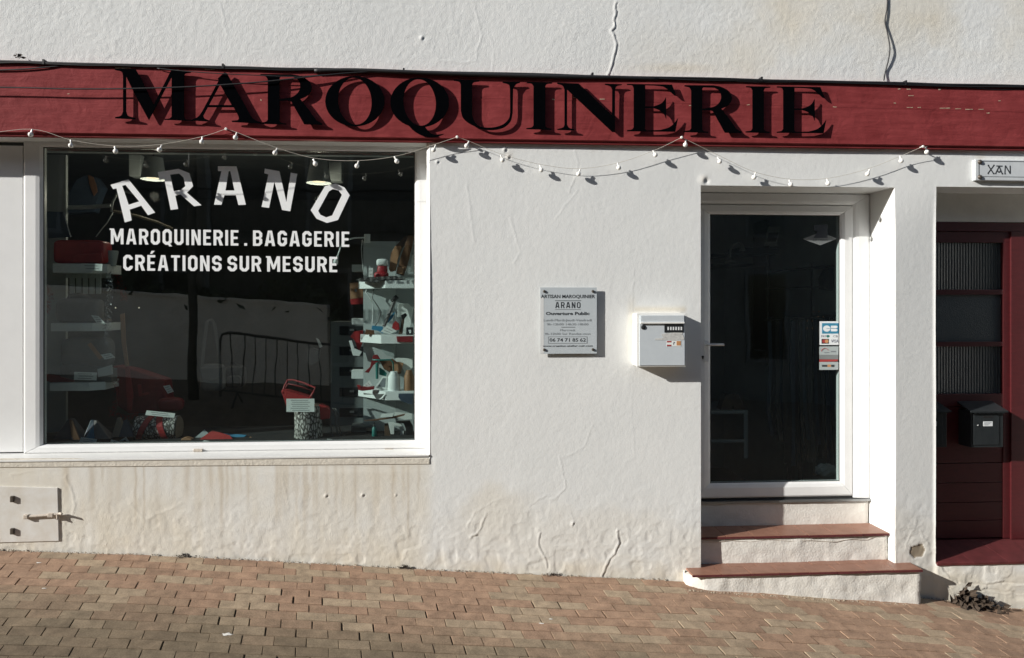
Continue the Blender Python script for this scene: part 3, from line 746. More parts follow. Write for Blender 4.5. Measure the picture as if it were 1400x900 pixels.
T, CH = .168, .165; CI = .10
def glyph(ch, w=.55, t=T):
    c, ci = CH, CI
    octo = [(0,c),(c,0),(w-c,0),(w,c),(w,1-c),(w-c,1),(c,1),(0,1-c)]
    hole = [(t,t+ci),(t+ci,t),(w-t-ci,t),(w-t,t+ci),(w-t,1-t-ci),(w-t-ci,1-t),(t+ci,1-t),(t,1-t-ci)]
    if ch == 'O': return w, [[octo, hole]]
    if ch == 'Q': return w, [[octo, hole], [[(w*.45,.2),(w*.68,.2),(w+.02,-.1),(w-.16,-.1)]]]
    if ch == 'I': return t, [[[(0,0),(t,0),(t,1),(0,1)]]]
    if ch == '.': return t, [[[(0,0),(t,0),(t,t),(0,t)]]]
    if ch == 'C': return w, [[[(w,.70),(w,1-c),(w-c,1),(c,1),(0,1-c),(0,c),(c,0),(w-c,0),(w,c),(w,.30),(w-t,.30),(w-t,t+ci),(w-t-ci,t),(t+ci,t),(t,t+ci),(t,1-t-ci),(t+ci,1-t),(w-t-ci,1-t),(w-t,1-t-ci),(w-t,.70)]]]
    if ch == 'G': return w, [[[(w,.70),(w,1-c),(w-c,1),(c,1),(0,1-c),(0,c),(c,0),(w-c,0),(w,c),(w,.55),(w*.5,.55),(w*.5,.55-t*.85),(w-t,.55-t*.85),(w-t,t+ci),(w-t-ci,t),(t+ci,t),(t,t+ci),(t,1-t-ci),(t+ci,1-t),(w-t-ci,1-t),(w-t,1-t-ci),(w-t,.70)]]]
    if ch == 'U': return w, [[[(0,1),(0,c),(c,0),(w-c,0),(w,c),(w,1),(w-t,1),(w-t,t+ci),(w-t-ci,t),(t+ci,t),(t,t+ci),(t,1)]]]
    if ch in 'EÉ':
        w = .46
        g = [[[(0,0),(w,0),(w,t*.9),(t,t*.9),(t,.5-t*.45),(w*.9,.5-t*.45),(w*.9,.5+t*.45),(t,.5+t*.45),(t,1-t*.9),(w,1-t*.9),(w,1),(0,1)]]]
        if ch == 'É': g.append([[(w*.35,1.08),(w*.62,1.08),(w*.95,1.27),(w*.55,1.27)]])
        return w, g
    if ch == 'T': return .52, [[[(0,1),(0,1-t*.9),(.26-t/2,1-t*.9),(.26-t/2,0),(.26+t/2,0),(.26+t/2,1-t*.9),(.52,1-t*.9),(.52,1)]]]
    if ch == 'N': return w, [[[(0,0),(0,1),(t*1.05,1),(w-t,.38),(w-t,1),(w,1),(w,0),(w-t*1.05,0),(t,.62),(t,0)]]]
    if ch == 'M':
        w = .76
        return w, [[[(0,0),(0,.9),(-.07,.9),(-.07,1),(t*1.15,1),(w/2,.42),(w-t*1.15,1),(w,1),(w,0),(w-t,0),(w-t,.60),(w/2+.06,.16),(w/2-.06,.16),(t,.60),(t,0)]]]
    if ch == 'A':
        w = .62; L_ = .30*w; TT = t*1.05
        xl = lambda y: L_*y; xr = lambda y: w-L_*y
        return w, [[[(0,0),(L_,1),(w-L_,1),(w,0),(w-TT,0),(xr(.2)-TT,.2),(xl(.2)+TT,.2),(TT,0)], [(xl(.36)+TT,.36),(xr(.36)-TT,.36),(w/2+.012,.86),(w/2-.012,.86)]]]
    if ch == 'R': return w, [[[(0,0),(0,1),(w-c,1),(w,1-c),(w,.56),(w-.13,.42),(w+.02,0),(w-t*1.05,0),(w-.13-t*.95,.39),(t,.39),(t,0)], [(t,.56),(t,1-t),(w-t-ci*.7,1-t),(w-t,1-t-ci),(w-t,.62),(w-t-ci*.6,.56)]]]
    if ch == 'B': return w, [[[(0,0),(0,1),(w-c,1),(w,1-c),(w,.60),(w-.08,.51),(w,.42),(w,c),(w-c,0)], [(t,.59),(t,1-t*.9),(w-t-ci*.6,1-t*.9),(w-t,1-t-ci*.6),(w-t,.65),(w-t-ci*.5,.59)], [(t,t*.9),(t,.43),(w-t-ci*.5,.43),(w-t,.37),(w-t,t+ci*.6),(w-t-ci*.6,t*.9)]]]
    if ch == 'S': return w, [[[(w,.68),(w,1-c),(w-c,1),(c,1),(0,1-c),(0,.58),(c*.9,.42),(w-t-ci*.4,.42),(w-t,.36),(w-t,t+ci),(w-t-ci,t),(t+ci,t),(t,t+ci),(t,.32),(0,.32),(0,c),(c,0),(w-c,0),(w,c),(w,.43),(w-c*.9,.58),(t+ci*.4,.58),(t,.64),(t,1-t-ci),(t+ci,1-t),(w-t-ci,1-t),(w-t,1-t-ci),(w-t,.68)]]]
    return .3, []
def text_line(s, x0, x1, yl, yr, Y, thick, m, parent, name='letter', sp=.155, space=.20, t=T):
    lay = []; x = 0
    for ch in s:
        if ch == ' ': x += space; continue
        wd, g = glyph(ch, t=t); lay.append((x, g)); x += wd + sp
    tot = x - sp
    for xo, g in lay:
        mb = MB()
        for k, cs in enumerate(g):
            cc = []
            for c in cs:
                pts = []
                for a, b in c:
                    u = (xo+a)/tot; px = x0+(x1-x0)*u; py = (yl[1]+(yr[1]-yl[1])*u) + ((yl[0]-yl[1])+((yr[0]-yr[1])-(yl[0]-yl[1]))*u)*b
                    pts.append(XZ(px, py, Y))
                cc.append(pts)
            outline(mb, cc, Y - .0003*k, thick)
        mb.build(name, m, parent)
text_line('MAROQUINERIE . BAGAGERIE', 151.5, 477.5, (312.5, 334), (317, 337.8), LY, .0008, M['vinyl'], win)
text_line('CRÉATIONS SUR MESURE', 168.5, 461, (348.5, 370), (351.3, 372.3), LY, .0008, M['vinyl'], win)

# ------------------------------------------------------------------ glazed shop door
door = empty('glazed_door', (X(1080, DD), DD, W(1080, 684, DD).z)); door.parent = bld
fo = rect(925, 264.5, 1189.5, 684, DD); fi = rect(946, 279.5, 1167, 683, DD)
ring(door, 'frame', fo, fi, DD, .07, M['pvc'], sides='LRT')
lo = rect(947, 280.5, 1166.3, 680, DD+.006); li = rect(972, 293.5, 1149.5, 660, DD+.006)
ring(door, 'leaf_rail', lo, li, DD+.006, .06, M['pvc'], lip=.016, rnd=.010)
DG = DD + .026
rg = rect(970, 292, 1151, 662, DG); mb = MB(); mb.box(rg[0], rg[1], DG, DG+.008, rg[2], rg[3]); mb.build('glass_pane', M['glass'], door)
mb = MB()
for x0, x1, z0, z1 in [(li[0]-.002, li[0]+.005, li[2], li[3]), (li[1]-.005, li[1]+.002, li[2], li[3]), (li[0], li[1], li[3]-.005, li[3]+.002), (li[0], li[1], li[2]-.002, li[2]+.004)]:
    mb.box(x0, x1, DG-.004, DG-.0005, z0, z1)
mb.build('gasket', M['gasket'], door)
mb = MB(); mb.box(X(930), X(1223), DD+.012, DD+.09, W(1080, 684, DD).z-.004, W(1080, 680.5, DD).z); mb.build('threshold_gap', M['gasket'], door)
mb = MB(); mb.box(X(930), X(1223)-.003, DD-.012, DD+.09, W(1080, 686.5, DD).z, W(1080, 683.8, DD).z); mb.build('threshold', M['grey_metal'], door)
mb = MB(); p = W(966, 471, DD); mb.box(p.x-.016, p.x+.016, DD-.004, DD+.006, p.z-.13, p.z+.03); mb.build('handle_plate', M['pvc'], door, bevel=.004)
mb = MB(); q0 = W(966, 471, DD); mb.tube([(q0.x, DD, q0.z), (q0.x, DD-.05, q0.z)], .009, 10); mb.tube([(q0.x-.008, DD-.05, q0.z), (q0.x+.03, DD-.052, q0.z+.001), (q0.x+.112, DD-.046, q0.z)], .0095, 10)
mb.build('handle', M['mail_edge'], door, smooth='auto')
mb = MB(); p = W(961, 488, DD-.005); mb.lathe([(.008, -.003), (.008, .004)], (p.x, DD-.004, p.z), 12, 'y'); mb.box(p.x-.004, p.x+.004, DD-.007, DD, p.z-.018, p.z); mb.build('keyhole', M['black_plastic'], door)
# stickers on the door glass
SY = DG - .0015
def sticker(px0, py0, px1, py1, m, name, dy=0, parent=door, th=.0006):
    mb = MB(); mb.pbox(px0, py0, px1, py1, SY-dy, th); return mb.build(name, m, parent)
M['st_white'] = mat('sticker_white', (.74,.77,.78), .5, .02, 30, 0); M['st_blue'] = mat('sticker_blue', (.03,.22,.36), .5, .02, 30, 0)
M['st_grey'] = mat('sticker_grey', (.38,.43,.43), .5, .03, 30, 0); M['st_mid'] = mat('sticker_midgrey', (.20,.22,.22), .5, .03, 30, 0); M['st_red'] = mat('sticker_red', (.36,.04,.04), .5, .02, 30, 0)
M['st_orange'] = mat('sticker_orange', (.55,.27,.12), .5, .02, 30, 0); M['st_navy'] = mat('sticker_navy', (.03,.04,.10), .5, .02, 30, 0)
sticker(1120.5, 439.5, 1149, 471.8, M['st_white'], 'card_sticker'); sticker(1124, 442, 1146.5, 456.3, M['st_blue'], 'blue_panel', .0008)
mb = MB()
def disc(mb, px, py, rx, ry, Y, n_=20, half=None):
    pts = []
    for k in range(n_):
        a = 2*math.pi*k/n_; pts.append(XZ(px+rx*math.cos(a), py+ry*math.sin(a), Y))
    return mb.prism(pts, Y, Y+.0004)
disc(mb, 1130.3, 449.4, 5.0, 4.3, SY-.0016)
for y0, y1 in ((445.4, 448.9), (449.7, 453.2)):
    mb.prism([XZ(a, b, SY-.0016) for a, b in [(1136,y0),(1143.5,y0),(1145,y0+1),(1145,y1-1),(1143.5,y1),(1136,y1)]], SY-.0016, SY-.0012)
mb.build('emblem', M['st_white'], door)
mb = MB(); mb.pbox(1130, 449.1, 1136.5, 449.6, SY-.0020, .0003); mb.build('emblem_bar', M['st_blue'], door)
sticker(1123.3, 463.5, 1133.3, 470, M['ink'], 'dark_panel', .0008)
mb = MB(); disc(mb, 1126.7, 466.7, 2.5, 2.5, SY-.0016); mb.build('emblem_dot', M['st_red'], door)
mb = MB(); disc(mb, 1130.2, 466.7, 2.5, 2.5, SY-.0018); mb.build('emblem_dot', M['st_orange'], door)
def ptext(name, body, px0, py0, px1, py1, Y, m, parent, bold=0.0):      # flat print filling a pixel box (py1 = baseline)
    a = W(px0, py1, Y); b = W(px1, py0, Y); mb = MB(); text_into(mb, body, (a.x+b.x)/2, a.z, (b.z-a.z), b.x-a.x, Y, bold)
    return mb.build(name, m, parent)
ptext('lettering', 'VISA', 1136.5, 464.4, 1146.5, 468.5, SY-.0010, M['st_navy'], door)
ptext('lettering', 'PAY', 1123, 458.5, 1129.5, 461.3, SY-.0010, M['st_navy'], door)
ptext('lettering', 'CB', 1139, 458.5, 1145.5, 461.3, SY-.0010, M['ink_grey'], door)
mb = MB(); disc(mb, 1132, 459.9, 2.2, 1.8, SY-.0010); mb.build('emblem_dot', M['teal'], door)
sticker(1120.2, 473.8, 1146.3, 485.2, M['st_grey'], 'grey_sticker'); sticker(1120.2, 485.2, 1146.3, 491.6, M['st_mid'], 'grey_sticker')
mb = MB(); mb.prism([XZ(a, b, SY) for a, b in [(1120.2,491.4),(1146,491.4),(1145,494.2),(1120.2,495)]], SY, SY+.0006); mb.build('red_strip', M['st_red'], door)
sticker(1120.2, 495, 1146.3, 505.8, M['st_grey'], 'grey_sticker')
mb = MB(); ar = [W(1128+5*math.cos(a)*1.0, 480.5-4*math.sin(a), SY-.001) for a in np.linspace(math.pi, .35, 9)]
mb.tube(ar, .0018, 5); mb.build('emblem_arc', M['st_red'], door)
for a in ((1136, 480, 1143, 481.6), (1127, 481.8, 1134, 482.8)):
    mb = MB(); mb.pbox(*a, SY-.001, .0004); mb.build('print_line', M['ink_grey'], door)
for a in ((1124, 499, 1131, 501.6), (1136.5, 499, 1141, 501.8)):
    mb = MB(); mb.pbox(*a, SY-.001, .0004); mb.build('print_line', M['ink'], door)
mb = MB(); mb.pbox(1131.5, 498.6, 1136, 501.8, SY-.001, .0004); mb.build('print_block', M['st_orange'], door)
mb = MB(); mb.prism([XZ(a, b, SY) for a, b in [(1097.5,327.2),(1121,317.5),(1144.5,326.5),(1121.5,335.6)]], SY, SY+.0005); mb.build('diamond_sticker', mat('diamond_sticker', (.16,.175,.175), .5, .03, 30, 0), door)
mb = MB(); mb.prism([XZ(a, b, SY-.0008) for a, b in [(1113,308),(1131.5,307),(1131.5,325.5),(1112,325.5),(1117.5,317),(1112.5,315.5)]], SY-.0008, SY-.0004); mb.build('dark_mark', mat('sticker_dark', (.012,.018,.028), .5), door)
ptext('lettering', 'ARTISAN', 1111, 327.0, 1132, 329.6, SY-.0008, M['ink'], door)

# ------------------------------------------------------------------ entrance steps
def rough_box(name, x0, x1, y0, y1, z0, z1, m, parent, amp=.006, step=.02, seed=1, bev=.012, corner=None):
    bm = bmesh.new()
    bmesh.ops.create_cube(bm, size=1)
    for v in bm.verts: v.co = (x0+(v.co.x+.5)*(x1-x0), y0+(v.co.y+.5)*(y1-y0), z0+(v.co.z+.5)*(z1-z0))
    nx_ = max(2, int((x1-x0)/step)); nz_ = max(2, int((z1-z0)/step))
    ex = [e for e in bm.edges if abs(e.verts[0].co.x-e.verts[1].co.x) > .5*(x1-x0)]; bmesh.ops.subdivide_edges(bm, edges=ex, cuts=nx_, use_grid_fill=True)
    ez = [e for e in bm.edges if abs(e.verts[0].co.z-e.verts[1].co.z) > .5*(z1-z0)]; bmesh.ops.subdivide_edges(bm, edges=ez, cuts=nz_, use_grid_fill=True)
    ey = [e for e in bm.edges if abs(e.verts[0].co.y-e.verts[1].co.y) > .5*(y1-y0)]; bmesh.ops.subdivide_edges(bm, edges=ey, cuts=max(1, int((y1-y0)/step)), use_grid_fill=True)
    P_ = np.array([v.co[:] for v in bm.verts])
    d = amp*(vnoise(P_[:,0]+P_[:,1], P_[:,2], .10, seed)*1.0 + vnoise(P_[:,0]+P_[:,1], P_[:,2], .035, seed+1)*.8 + vnoise(P_[:,0]*1.3, P_[:,2]+P_[:,1], .5, seed+2)*1.5)
    for v, k in zip(bm.verts, d):
        fx = v.co.y < y0+1e-5
        ex_ = min(v.co.x-x0, x1-v.co.x); ezt = z1-v.co.z
        if fx:
            v.co.y += -k
            rr = max(0, 1-ex_/.02)**2*.014 + max(0, 1-ezt/.02)**2*.006; v.co.y += rr
        if abs(v.co.x-x0) < 1e-5 or abs(v.co.x-x1) < 1e-5: v.co.x += k*.8
        if v.co.z > z1-1e-5: v.co.z += k*.35
        if corner:
            t_ = corner(v.co); v.co = t_
    org = wloc(parent); me = bpy.data.meshes.new(name)
    for v in bm.verts: v.co -= org
    bmesh.ops.recalc_face_normals(bm, faces=bm.faces)
    bm.to_mesh(me); bm.free(); me.shade_smooth(); me.set_sharp_from_angle(angle=R(55)); me.materials.append(m)
    o = bpy.data.objects.new(name, me); C.objects.link(o); o.parent = parent; return o
Y2 = .062
z_t2 = W(1085, 731, Y2).z; z_t1 = W(1100, 782, -.125).z; z_t3 = W(1080, 685.5, DD).z
xl, xr = X(958)+.002, X(1223)-.003
st1 = empty('step', (2.4, -.06, z_t1-.2)); st1.parent = bld
x1a, x1b = X(943, -.12)-.0, X(1261, -.12)
def broken(c):
    # broken lower left corner
    dx = c.x - x1a
    if dx < .11 and c.y < -.02:
        k = (1-dx/.11); c = c.copy(); c.y += .042*k + rng.uniform(-.003, .003)
        if c.z > z_t1-.06: c.z -= .016*k; c.y += rng.uniform(0, .006)
    return c
rough_box('riser', x1a, x1b, -.113, .10, -.5, z_t1-.014, M['step_plaster'], st1, amp=.009, seed=41, corner=broken)
n_t = 7; xa_, xb_ = x1a+.015, x1b-.004
M['nosing'] = mat('nosing_paint', (.105,.022,.024), .6, .3, 40, .1, 100)
def tread(st_, xa_, xb_, y0, y1, zt, n_t, nose=True):
    for k in range(n_t):
        mb = MB(); g = .0015
        a = xa_+(xb_-xa_)*k/n_t+g; b = xa_+(xb_-xa_)*(k+1)/n_t-g; f = rng.uniform(-.003, .003); dz = rng.uniform(-.0008, .0008)
        mb.box(a, b, y0+f, y1, zt-.014+dz, zt+dz); mb.build('tile', M['tile'], st_, bevel=.003)
        if nose:
            mb = MB(); mb.box(a-.0005, b+.0005, y0+f-.002, y0+f+.004, zt-.0155-rng.uniform(0, .004), zt-.004); mb.build('nosing', M['nosing'], st_)
tread(st1, xa_, xb_, -.128, -.002, z_t1, 8)
tread(st1, xl+.002, xr-.002, .0, Y2+.012, z_t1-.0005, 7, False)
st2 = empty('step', (2.4, Y2, z_t2-.2)); st2.parent = bld
rough_box('riser', xl, xr, Y2, DD, z_t1-.05, z_t2-.014, M['step_plaster'], st2, amp=.007, seed=51)
tread(st2, xl+.001, xr-.001, Y2-.012, DD+.005, z_t2, 7)
st3 = empty('step', (2.4, DD, z_t3-.2)); st3.parent = bld
rough_box('riser', xl, xr, DD+.003, DD+.09, z_t2-.05, z_t3+.002, M['step_plaster'], st3, amp=.004, seed=61)
# crumbly paint line on the riser
mb = MB(); pts = [W(px, py, Y2-.004) for px, py in [(959,742),(980,741),(1000,739),(1025,741),(1050,738),(1080,740),(1110,739),(1140,741),(1165,737),(1185,738),(1200,733),(1211,733)]]
mb.tube(pts, .0016, 5); mb.build('hairline_crack', M['rusty'], st2)

# ------------------------------------------------------------------ red house door at the right
rd = empty('red_door', (X(1360, DD), DD, W(1340, 737, DD).z)); rd.parent = bld
xL, xR = X(1280)+.003, X(1475)-.003
mb = MB(); mb.box(xL, xR, DD-.004, DD+.1, W(1340, 303.5, DD).z, OPEN[2][3]+.01); mb.build('lintel_panel', M['lintel'], rd)
def db(name, px0, py0, px1, py1, Y, dep, m=None, bev=.003):
    mb = MB(); mb.pbox(px0, py0, px1, py1, Y, dep); return mb.build(name, m or M['reddoor'], rd, bevel=bev)
db('frame_head', 1230, 304, 1470, 316.5, DD, .08); db('frame_post', 1382.5, 316.8, 1420, 737, DD, .08)
db('top_rail', 1236, 317, 1382, 331.5, DD+.012, .05)
db('stile', 1371.5, 331.8, 1382, 736, DD+.012, .05)
db('glazing_bar', 1236, 396, 1371.2, 403, DD+.012, .05); db('glazing_bar', 1236, 467.5, 1371.2, 474, DD+.012, .05)
db('lock_rail', 1236, 539, 1371.2, 556, DD+.012, .05); db('mid_board', 1236, 556.6, 1371.2, 633, DD+.018, .04)
for a, b in ((634, 660), (660.7, 687), (687.7, 712), (712.7, 736)): db('panel_board', 1236, a, 1371.2, b, DD+.016, .04)
mb = MB(); mb.box(X(1420, DD), xR, DD+.006, DD+.08, W(1340, 737, DD).z, W(1340, 304, DD).z); mb.build('side_panel', M['reddoor'], rd)
for a, b, mm in ((331.5, 396, 'ribbed'), (403, 467.5, 'frosted'), (474, 539, 'ribbed')):
    db('pane', 1236, a, 1371.3, b, DD+.034, .006, M[mm], 0)
M['red_sill'] = mat('red_sill_paint', (.10,.021,.022), .5, .3, 14, .15, 60)
zsb, zsf = W(1340, 737.5, DD).z, W(1340, 768.5, 0).z
for k in range(4):
    mb = MB(); a = xL+(xR-xL)*k/4+.001; b = xL+(xR-xL)*(k+1)/4-.001
    mb.add([(a,-.008,zsf),(b,-.008,zsf),(b,DD+.05,zsb),(a,DD+.05,zsb),(a,-.008,zsf-.018),(b,-.008,zsf-.018),(b,DD+.05,zsb-.06),(a,DD+.05,zsb-.06)], [(0,1,2,3),(4,7,6,5),(0,4,5,1),(1,5,6,2),(2,6,7,3),(3,7,4,0)])
    mb.build('sill_tile', M['red_sill'], rd, bevel=.0015)

# ------------------------------------------------------------------ fascia sign
BY = -.047
def bt(px): return 85+(118-85)*(px-17)/1363
def bb(px): return 185+(204.5-185)*(px-17)/1363
def bs(px): return 118+(153-118)*(px-17)/1363
PL, PR = -420, 1800
sg = empty('shop_sign', (0, BY, W(700, 200, BY).z), 'long red painted fascia board with black MAROQUINERIE letters above the shop window', 'sign')
def plank(name, fa, fb, Y, bevel_bottom=False):
    mb = MB()
    def end(px):
        t, b = W(px, fa(px), Y), W(px, fb(px), Y)
        if bevel_bottom:
            m_ = W(px, fb(px)-4.5, Y)
            return [(t.x, Y, t.z), (t.x, Y, m_.z), (t.x, Y+.014, m_.z-.006), (t.x, Y+.016, b.z), (t.x, .01, b.z), (t.x, .01, t.z)]
        return [(t.x, Y, t.z), (t.x, Y, b.z), (t.x, .01, b.z), (t.x, .01, t.z)]
    pxs = list(np.linspace(PL, PR, 12)); E = [end(p) for p in pxs]; n_ = len(E[0])
    vs = [v for e in E for v in e]; fs = []
    for i in range(len(E)-1):
        for k in range(n_): fs.append((i*n_+k, i*n_+(k+1) % n_, (i+1)*n_+(k+1) % n_, (i+1)*n_+k))
    fs += [tuple(range(n_)), tuple((len(E)-1)*n_+k for k in range(n_))[::-1]]
    mb.add(vs, fs); return mb.build(name, M['red_band'], sg)
plank('board', bt, lambda p: bs(p)-.12, BY); plank('board', lambda p: bs(p)+.12, bb, BY-.0006, True)
mb = MB()   # chipped paint showing bare wood
def chip(px, py, L_, h):
    n_ = max(3, int(L_/2)); top = []; bot = []
    for k in range(n_+1):
        x = px+L_*k/n_; top.append((x, py-h*rng.uniform(.2, 1))); bot.append((x, py+h*rng.uniform(.2, 1)))
    mb.prism([XZ(a, b, BY-.0016) for a, b in top+bot[::-1]], BY-.0016, BY-.0004)
for px, py, L_, h in [(157,93,22,1.2),(196,92,10,1),(238,96,6,.8),(280,95,14,.7),(755,136,3,.8),(783,133.4,4,.6),(820,135.6,7,.6),(942,144.5,4,.5),(1021,143.5,4,.6),(1139,146.3,5,.6),(1222,141,3,.8),(1242,131,7,.6),(1228,122,3,1.2),(1240,122,5,.9),(1283,122,3,1.6),(1240,147,8,.6),(1255,147,4,.7),(1285,148,14,.6),(1306,149,8,.5),(1320,149.5,10,.7),(1338,149.6,7,.5),(1349,154.6,4,.7),(1365,138,3,.7),(1326,120,3,.8),(92,128.5,3,.6),(356,137,1.5,1.5),(950,111,40,.7),(1000,111.8,50,.5),(1060,113,20,.6)]:
    chip(px, py, L_, h)
mb.build('paint_chips', M['chip'], sg, kind='stuff')

LTY = BY - .0265
def mapz(ox, oy, s, pts): return [tuple([ox+p[0]/s, oy+p[1]/s] + list(p[2:])) for p in pts]
def fit(pts, src, dst):
    (a, b, c, d), (e, f, g, h) = src, dst
    return [tuple([e+(p[0]-a)/(c-a)*(g-e), f+(p[1]-b)/(d-b)*(h-f)] + list(p[2:])) for p in pts]
S = 1
LM = [mapz(150, 80, 8.18, [(57,115),(290,122),(350,230),(490,520),(685,135),(820,137),(905,148),(905,160),(850,166,S),(829,190),(829,650),(850,680,S),(930,688),(930,699),(610,686),(612,675),(665,672,S),(692,650),(692,205),(437,690),(300,440),(182,200),(182,590),(205,640,S),(285,666),(285,681),(60,669),(60,656),(125,640,S),(148,595),(148,190),(130,148,S),(57,128)])]
LA = [[(298.5,111.2),(276.5,152.1),(271,159.5,S),(263,163.4),(263,164.8),(286.3,166.4),(286.3,165),(279.6,162,S),(277.8,158.2),(283.9,146.7),(319.3,146.7),(325.7,158.4),(326.4,162.3,S),(324.8,164.5),(316.9,165.1),(316.9,166.7),(357,169.1),(357,167.5),(347.5,163.9,S),(342.6,158.3),(310.2,100.3),(307.1,98.7),(297.6,107.6),(298.6,110)], [(285.6,143.6),(300.8,115.5),(316.6,143.8)]]
R0 = [[(38,105),(290,107),(360,122,S),(425,160,S),(450,215,S),(435,262,S),(400,292,S),(358,310),(400,362),(490,487),(535,511),(535,522),(390,518),(285,330),(255,322),(192,325),(192,490),(207,505,S),(245,511),(245,520),(30,513),(32,504),(80,497,S),(97,480),(97,150),(80,125,S),(38,115)],
      [(192,135),(205,124),(300,127),(340,152,S),(358,200,S),(345,250,S),(300,290,S),(245,303),(192,312)]]
R2b = (38, 105, 535, 520)
LR1 = [fit(c, R2b, (356.0, 101.3, 440.5, 170.4)) for c in R0]
LR2 = [mapz(930, 100, 6.364, c) for c in R0]
def ell(cx, cy, rx, ry, tilt=0.0, n_=40):
    o_ = []
    for k in range(n_):
        a = 2*math.pi*k/n_; x, y = rx*math.cos(a), ry*math.sin(a); o_.append((cx+x*math.cos(tilt)-y*math.sin(tilt), cy+x*math.sin(tilt)+y*math.cos(tilt)))
    return o_
LO = [mapz(430, 85, 7, ell(386, 374, 284, 241)), mapz(430, 85, 7, ell(386, 374, 160, 226, -.10))]
LQ = [mapz(430, 85, 7, ell(1006, 386, 281, 239)), mapz(430, 85, 7, ell(1006, 386, 155, 224, -.10))]
LQt = [mapz(430, 85, 7, [(905,612),(965,612),(1060,622),(1085,655,S),(1140,694,S),(1245,687),(1205,705,S),(1140,722,S),(1060,714,S),(985,682,S),(935,645)])]
LU = [mapz(610, 95, 8.18, [(85,112),(370,122),(370,134),(310,145,S),(290,170),(290,500),(312,575,S),(362,630,S),(440,650,S),(540,646,S),(640,612,S),(700,550,S),(716,480),(714,215),(700,170,S),(630,148),(632,138),(825,140),(825,151),(785,165,S),(750,215),(744,490),(722,580,S),(650,648,S),(540,677,S),(420,672,S),(330,641,S),(240,592,S),(185,535,S),(164,460),(163,165),(145,138,S),(85,126)])]
I0 = [[(575,114),(785,118),(785,126),(742,131,S),(728,150),(728,490),(742,505,S),(780,512),(780,522),(570,516),(570,508),(615,500,S),(630,482),(630,148),(613,127,S),(575,123)]]
LI2 = [mapz(930, 100, 6.364, c) for c in I0]
LI1 = [fit(c, (570, 114, 785, 522), (719.6, 112.3, 755, 177.6)) for c in I0]
LN = [mapz(750, 95, 7, [(82,127),(288,135),(608,442),(610,192),(592,162,S),(540,146),(540,136),(702,142),(702,150),(655,160,S),(637,188),(635,600),(610,598),(178,192),(178,530),(198,560,S),(247,574),(247,584),(85,579),(85,570),(138,555,S),(153,530),(153,192),(135,155,S),(82,137)])]
E0 = [[(842,116),(1220,122),(1258,218),(1242,214),(1172,152,S),(1120,134,S),(995,127),(993,308),(1060,308),(1118,288,S),(1150,262,S),(1170,226),(1172,414),(1153,372,S),(1112,338,S),(1060,320),(993,320),(993,500),(1005,512),(1120,508),(1190,488,S),(1237,452,S),(1272,406),(1248,523),(842,519),(842,510),(882,503,S),(898,485),(898,150),(884,128,S),(842,125)]]
Eb = (842, 116, 1272, 523)
LE2 = [mapz(930, 100, 6.364, c) for c in E0]
LE1 = [fit(c, Eb, (857.5, 114.8, 927.2, 180.2)) for c in E0]
for cs, tail in [(LM, None), (LA, None), (LR1, None), (LO, None), (LQ, LQt), (LU, None), (LI1, None), (LN, None), (LE1, None), (LR2, None), (LI2, None), (LE2, None)]:
    mb = MB(); outline(mb, [[XZ(a, b, LTY) for a, b in smooth_pts(c)] for c in cs], LTY, .005)
    if tail: outline(mb, [[XZ(a, b, LTY) for a, b in smooth_pts(c)] for c in tail], LTY-.002, .005)
    mb.build('letter', M['black_letter'], sg)

# ------------------------------------------------------------------ plaque
PY = -.0275
pl = empty('wall_plaque', (X(777, PY), PY, W(777, 484, PY).z), 'clear acrylic opening hours plaque headed ARTISAN MAROQUINIER on four standoffs', 'plaque')
mb = MB(); mb.pbox(738.5, 393.2, 816, 483.8, PY, .004); mb.build('plate', M['plaque'], pl, bevel=.0008)
mb = MB(); mb.pbox(738.6, 407, 743.5, 483.6, PY-.0006, .0004); mb.build('pale_edge', M['plaque_edge'], pl)
for px, py in ((744, 398.5), (810.5, 398.5), (744, 478.3), (810.5, 478)):
    p = W(px, py, PY); mb = MB(); mb.lathe([(.0045, .0285), (.0045, 0), (.0095, -.001), (.0095, -.006), (.006, -.0085)], (p.x, PY, p.z), 14, 'y'); mb.build('standoff_screw', M['bolt'], pl, smooth='auto')
TY = PY - .0008
ptext('lettering', 'ARTISAN MAROQUINIER', 739.5, 403.2, 813.5, 407.7, TY, M['ink'], pl, .018)
text_line('ARANO', 759.2, 793.6, (413.2, 421.5), (413.2, 421.5), TY, .0003, M['ink'], pl, sp=.24, t=.14)
mb = MB(); mb.pbox(758.8, 411.0, 794.5, 411.7, TY, .0003); mb.pbox(759, 423.2, 794, 423.6, TY, .0003); mb.build('rule_line', M['ink'], pl)
ptext('lettering', 'Ouverture Public', 746.3, 426.7, 806, 430.8, TY, M['ink'], pl, .03)
ptext('lettering', 'Lundi-Mardi-Jeudi-Vendredi', 743.3, 436.2, 808.8, 439.5, TY, M['ink_grey'], pl)
ptext('lettering', '9h-12h00', 747.8, 442, 770.5, 445, TY, M['ink_grey'], pl); ptext('lettering', '14h30-18h00', 774, 442, 804.5, 445, TY, M['ink_grey'], pl)
mb = MB(); mb.pbox(767.5, 447.2, 786.3, 447.8, TY, .0003); mb.build('rule_line', M['ink'], pl)
ptext('lettering', 'Mercredi', 765.8, 450.1, 786, 453, TY, M['ink_grey'], pl)
ptext('lettering', '9h-12h00 Sur Rendez-vous', 744.8, 455, 807.3, 458, TY, M['ink_grey'], pl)
for k, tx in enumerate(('06', '74', '71', '85', '62')): ptext('lettering', tx, 751.3+10.4*k, 462.6, (758.2 if tx == '71' else 759.3)+10.4*k, 467.2, TY, M['ink'], pl, .01)
mb = MB()
